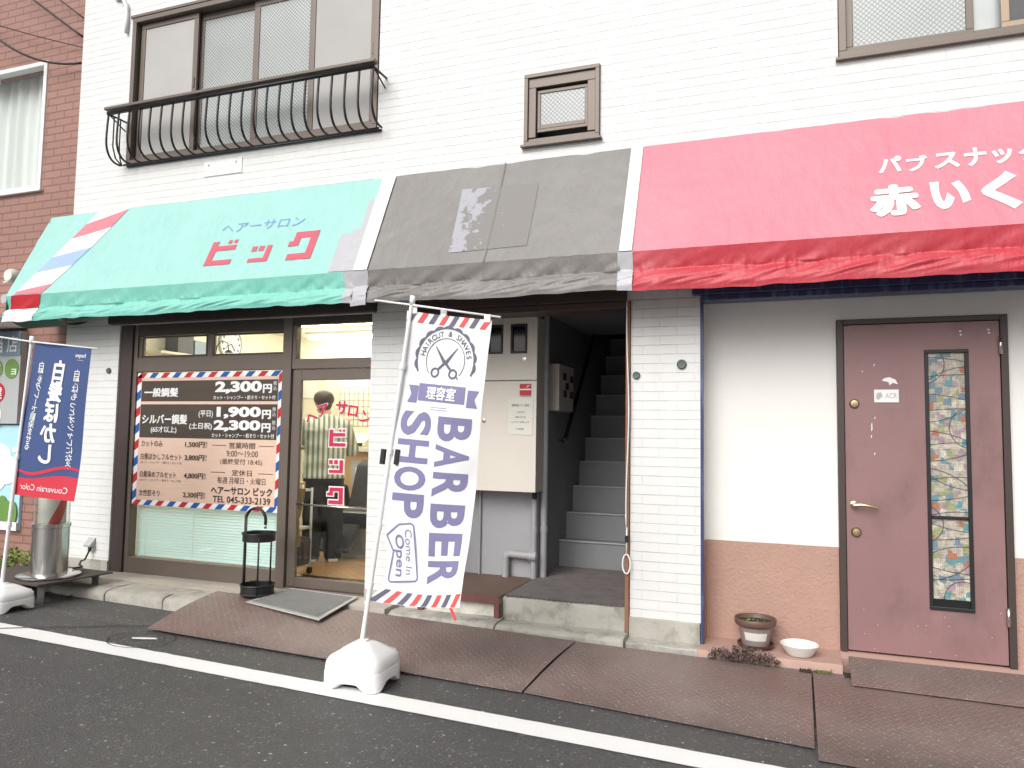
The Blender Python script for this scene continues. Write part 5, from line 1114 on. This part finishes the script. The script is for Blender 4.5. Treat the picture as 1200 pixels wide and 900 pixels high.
tag(mb.build('wire_rack', BLACK), 'black wire grid rack on the salon back wall right of person', 'rack')
mb = MB()
for i in range(8): mb.tube([(-5.45+.07*i, 3.17, 1.5), (-5.45+.07*i, 3.17, 2.0)], .003, 5)
for i in range(7): mb.tube([(-5.45, 3.17, 1.5+.083*i), (-4.96, 3.17, 1.5+.083*i)], .003, 5)
tag(mb.build('wire_rack', BLACK), 'smaller wire grid rack on salon back wall beside the tall cream cabinet', 'rack')
TC = thing('cabinet', 'tall cream cabinet against the salon back wall behind person', 'cabinet', (-5.75, 3.0, .165)); box(-6.1, -5.5, 2.9, 3.19, .17, 2.35).build('body', OFFW, TC, bevel=.005); mb = MB(); mb.box(-5.82, -5.815, 2.895, 2.9, .2, 2.3).box(-5.6, -5.58, 2.88, 2.9, 1.2, 1.35); mb.build('handle', GREYP, TC)
tag(box(-5.95, -5.6, 2.885, 2.8949, 1.85, 2.25).build('poster', PAPER), 'pale printed poster on the tall cream cabinet above the person', 'poster')
for i, (x, z, c_, lab) in enumerate(((-4.70, 1.72, RUBBER, 'black hair tool hanging on wire rack'), (-4.52, 1.55, PAPER, 'white card hanging on wire rack'), (-4.45, 1.75, BEADS, 'violet brush hanging on wire rack'))):
    tag(MB().lathe((x, 3.13, z), [(.02, -.09), (.035, -.03), (.05, .03), (.02, .07), (.01, .1)], 12).build('hair_tool', c_, auto=50), lab, 'hair tool')
# barber chair
BC = thing('barber_chair', 'black barber chair with padded arms on grey round floor plate behind person', 'barber chair', (-4.25, 1.75, .165)); cx, cy = -4.22, 1.72
MB().lathe((cx, cy, .166), [(.001, 0), (.34, 0), (.34, .012), (.30, .022), (.08, .035), (.07, .28), (.001, .28)], 40).build('pedestal', GREY_DISC, BC, auto=40)
box(cx-.30, cx+.30, cy-.28, cy+.28, .45, .62).build('seat', BLACK, BC, bevel=.05); MB().slab([(cx-.29, cy+.22, .6), (cx-.29, cy+.36, .6), (cx-.29, cy+.5, 1.12), (cx-.29, cy+.38, 1.06)], (.58, 0, 0)).build('backrest', RUBBER, BC, bevel=.03)
for sx in (-1, 1): MB().tube([(cx+.33*sx, cy+.30, .62), (cx+.34*sx, cy+.25, .82), (cx+.34*sx, cy+.05, .86), (cx+.34*sx, cy-.2, .80), (cx+.33*sx, cy-.28, .70)], .035, 10).build('armrest', GREYP if sx > 0 else BLACK, BC, smooth=True)
mb = MB(); mb.slab([(cx-.2, cy-.3, .5), (cx-.2, cy-.34, .5), (cx-.2, cy-.55, .28), (cx-.2, cy-.5, .26)], (.4, 0, 0)).tube([(cx-.22, cy-.55, .27), (cx+.22, cy-.55, .27)], .02); mb.build('footrest', BLACK, BC)
# trolley with towels and bag
TR = thing('trolley', 'white framed wheeled trolley by the glass door edge', 'trolley', (-4.05, .42, .165))
OFF[TR.name] += Vector((.07, 0, 0))
mb = MB()
for x in (-4.25, -3.92):
    for y in (.32, .55): mb.tube([(x, y, .21), (x, y, .92)], .011, 8)
for z in (.25, .57, .90): mb.tube([(-4.25, .32, z), (-3.92, .32, z), (-3.92, .55, z), (-4.25, .55, z)], .011, 8, close=True)
mb.tube([(-3.92, .36, .92), (-3.87, .34, .95), (-3.855, .33, .85), (-3.87, .33, .76), (-3.92, .34, .74)], .014, 8); mb.build('frame', WHITE, TR, smooth=True)
for z in (.245, .565, .895): box(-4.24, -3.93, .33, .54, z-.006, z+.004).build('shelf', OFFW, TR)
for x in (-4.25, -3.92):
    for y in (.32, .55): MB().lathe((x-.012, y, .196), [(.001, 0), (.028, 0), (.03, .006), (.03, .018), (.028, .024), (.001, .024)], 18, 'x').build('wheel', RUBBER, TR, auto=40)
tag(box(-4.22, -3.95, .345, .53, .255, .50).build('bag', BLACK, bevel=.04), 'black bag on the bottom shelf of the white trolley', 'bag')
def cloth(x0, x1, y, z0, z1, seed): return MB().grid(lambda u, v: (x0+(x1-x0)*u+.012*math.sin(v*7+seed), y-.03*math.sin(v*1.6)+.018*math.sin(u*14+seed+v*2), z1-(z1-z0)*v-.03*math.sin(u*3.1)*v), 20, 20)
tag(cloth(-4.06, -3.885, .285, .46, .93, 1).build('towel', YELT, smooth=True), 'mustard yellow towel hanging on white trolley', 'towel'); tag(cloth(-3.98, -3.875, .27, .70, .93, 4).build('towel', mat('olive towel cloth', (.3, .25, .08), .95, var=.2, bump=1, bs=90), smooth=True), 'shorter olive towel hanging over the mustard one on white trolley', 'towel')
tag(box(-4.18, -4.02, .38, .50, .901, .975).build('tool_tray', TAN, bevel=.01), 'tan tool tray on top of the white trolley', 'tray')

# ------------------------------------------------------------------ the barber, from behind
PR = thing('person', 'person seen from behind in green and white striped shirt and black trousers inside salon', 'person', (-4.3, 1.17, .17))
FX, RX = Vector((-.66, .75, 0)), Vector((.75, .66, 0)); O_ = Vector((-4.27, 1.14, .168))
def L(r, f, z): return O_+RX*r+FX*f+Vector((0, 0, z))
def loft(mb, rings, seg=28):
    vs = []
    for r0, f0, z, a, b in rings:
        for k in range(seg):
            q = 2*math.pi*k/seg; c, s = math.cos(q), math.sin(q); e = .85
            vs.append(L(r0+a*math.copysign(abs(c)**e, c), f0+b*math.copysign(abs(s)**e, s), z))
    n = len(rings); mb.add(vs, [(i*seg+k, i*seg+(k+1) % seg, (i+1)*seg+(k+1) % seg, (i+1)*seg+k) for i in range(n-1) for k in range(seg)]+[tuple(range(seg))[::-1], tuple((n-1)*seg+k for k in range(seg))])
def limb(mb, pts, seg=16):      # (r, f, z, radius)
    P_ = [L(*p[:3]) for p in pts]; rr = [p[3] for p in pts]; mb.tube(P_, rr, seg)
    for p, q in zip(P_, rr): ball(mb, p, (q, q, q))
def ball(mb, c, r, tilt=0):
    prof = [(max(.001, math.sin(math.pi*i/14)), -math.cos(math.pi*i/14)) for i in range(15)]; vs = []
    for a, h in prof:
        for k in range(20): q = 2*math.pi*k/20; v = RX*(a*math.cos(q)*r[0])+FX*(a*math.sin(q)*r[1])+Vector((0, 0, h*r[2])); vs.append(Vector(c)+v)
    mb.add(vs, [(i*20+k, i*20+(k+1) % 20, (i+1)*20+(k+1) % 20, (i+1)*20+k) for i in range(14) for k in range(20)]+[tuple(range(20))[::-1], tuple(14*20+k for k in range(20))])
def fuse(mb, name, mats, parent, vox, smooth=6, wrinkle=0):
    me = bpy.data.meshes.new('raw'); me.from_pydata([tuple(v) for v in mb.v], [], mb.f); bm = bmesh.new(); bm.from_mesh(me); bmesh.ops.recalc_face_normals(bm, faces=bm.faces); bm.to_mesh(me); bm.free()
    o = bpy.data.objects.new('raw', me); C.objects.link(o); r = o.modifiers.new('r', 'REMESH'); r.mode = 'VOXEL'; r.voxel_size = vox
    s = o.modifiers.new('s', 'SMOOTH'); s.factor = .5; s.iterations = smooth
    dg = bpy.context.evaluated_depsgraph_get(); dg.update(); m2 = bpy.data.meshes.new_from_object(o.evaluated_get(dg)); out = MB()
    vs = [v.co.copy() for v in m2.vertices]
    if wrinkle: vs = [v+v.__class__((noise.noise(v*9), noise.noise(v*9+Vector((9, 0, 0))), 0))*wrinkle for v in vs]
    out.add(vs, [tuple(p.vertices) for p in m2.polygons]); bpy.data.objects.remove(o); return out.build(name, mats, parent, smooth=True)
HD = L(-.02, .055, 1.545)         # head centre, bowed a little
mb = MB()
loft(mb, [(0, 0, .86, .15, .10), (0, 0, 1.0, .14, .095), (0, .0, 1.2, .15, .10), (0, -.01, 1.32, .17, .10), (0, 0, 1.38, .12, .08), (0, .015, 1.42, .055, .055), (-.005, .03, 1.48, .05, .053)])
for sx in (-1, 1):
    limb(mb, [(.09*sx, 0, .88, .085), (.095*sx, .01, .48, .058), (.095*sx, -.01, .10, .04)]); limb(mb, [(.095*sx, -.01, .06, .04), (.10*sx, .13, .035, .03)], 12)
    limb(mb, [(.19*sx, 0, 1.34, .055), ((.26 if sx > 0 else .30)*sx, .07, 1.10, .043), (.14*sx, .32, 1.10, .028)]); wr = (.14*sx, .32, 1.10)
    limb(mb, [(wr[0], wr[1], wr[2], .026), (.115*sx, .39, 1.105, .03)], 12)
    for k, (d, ln) in enumerate(((-.026, .06), (-.009, .072), (.009, .068), (.026, .052))): limb(mb, [(.112*sx+d*.9, .40, 1.11, .009), (.105*sx+d, .40+ln*.6, 1.10, .0085), (.10*sx+d, .40+ln*.9, 1.075, .0075)], 8)
    limb(mb, [(.115*sx-.03*sx, .37, 1.10, .010), (.115*sx-.055*sx, .41, 1.085, .009), (.115*sx-.055*sx, .435, 1.07, .008)], 8)
ball(mb, HD, (.078, .096, .108)); ball(mb, HD+FX*.03-RX*.01+Vector((0, 0, -.06)), (.055, .065, .055))
for sx in (-1, 1): ball(mb, HD+RX*(.074*sx)+FX*.0+Vector((0, 0, -.012)), (.012, .022, .032))
ball(mb, HD+FX*.098+Vector((0, 0, -.025)), (.014, .018, .022)); ball(mb, HD+FX*.088+Vector((0, 0, -.068)), (.024, .012, .008))
for sx in (-1, 1): ball(mb, HD+FX*.083+RX*.03*sx+Vector((0, 0, .005)), (.014, .01, .009))
fuse(mb, 'body', SKIN, PR, .008, 3)
mb = MB(); ball(mb, HD+FX*-.012+Vector((0, 0, .035)), (.098, .112, .088)); ball(mb, HD+FX*-.05+Vector((0, 0, -.025)), (.074, .058, .075))
ball(mb, HD+FX*.06+RX*-.03+Vector((0, 0, .06)), (.06, .045, .045))
fuse(mb, 'hair', HAIR, PR, .009, 2, .008)
mb = MB(); loft(mb, [(0, .0, .80, .205, .135), (0, .0, .95, .20, .13), (0, 0, 1.1, .195, .13), (0, -.012, 1.26, .20, .128), (0, -.008, 1.335, .195, .105), (0, 0, 1.385, .13, .085), (0, .01, 1.425, .07, .068)])
limb(mb, [(.175, -.005, 1.315, .072), (.225, .03, 1.2, .076), (.275, .08, 1.08, .074), (.235, .17, 1.075, .064), (.19, .24, 1.085, .055)])
limb(mb, [(-.175, -.005, 1.315, .072), (-.245, .02, 1.21, .076), (-.315, .05, 1.10, .074), (-.29, .15, 1.10, .064), (-.21, .26, 1.12, .055)])
fuse(mb, 'shirt', SHIRT, PR, .011, 5, .012)
mb = MB(); loft(mb, [(0, .0, .74, .165, .12), (0, 0, .90, .165, .118), (0, 0, .95, .16, .112)])
for sx in (-1, 1): limb(mb, [(.088*sx, 0, .80, .108), (.098*sx, .01, .48, .098), (.102*sx, .0, .12, .088), (.102*sx, .0, .06, .085)])
fuse(mb, 'trousers', TROUS, PR, .012, 4, .014)
for sx in (-1, 1):
    mb = MB(); q = [L(.102*sx+a, b, .0) for a, b in ((-.045, -.09), (.045, -.09), (.05, .05), (.045, .15), (0, .18), (-.045, .15), (-.05, .05))]; mb.slab(q, (0, 0, .028)); sh = mb.build('shoe_sole', mat('cream rubber sole', (.62, .60, .45), .6), PR, bevel=.008)
    mb = MB(); limb(mb, [(.102*sx, -.045, .06, .042), (.102*sx, .06, .055, .040), (.102*sx, .135, .045, .032)], 12); mb.build('shoe', BLACK, PR, smooth=True)
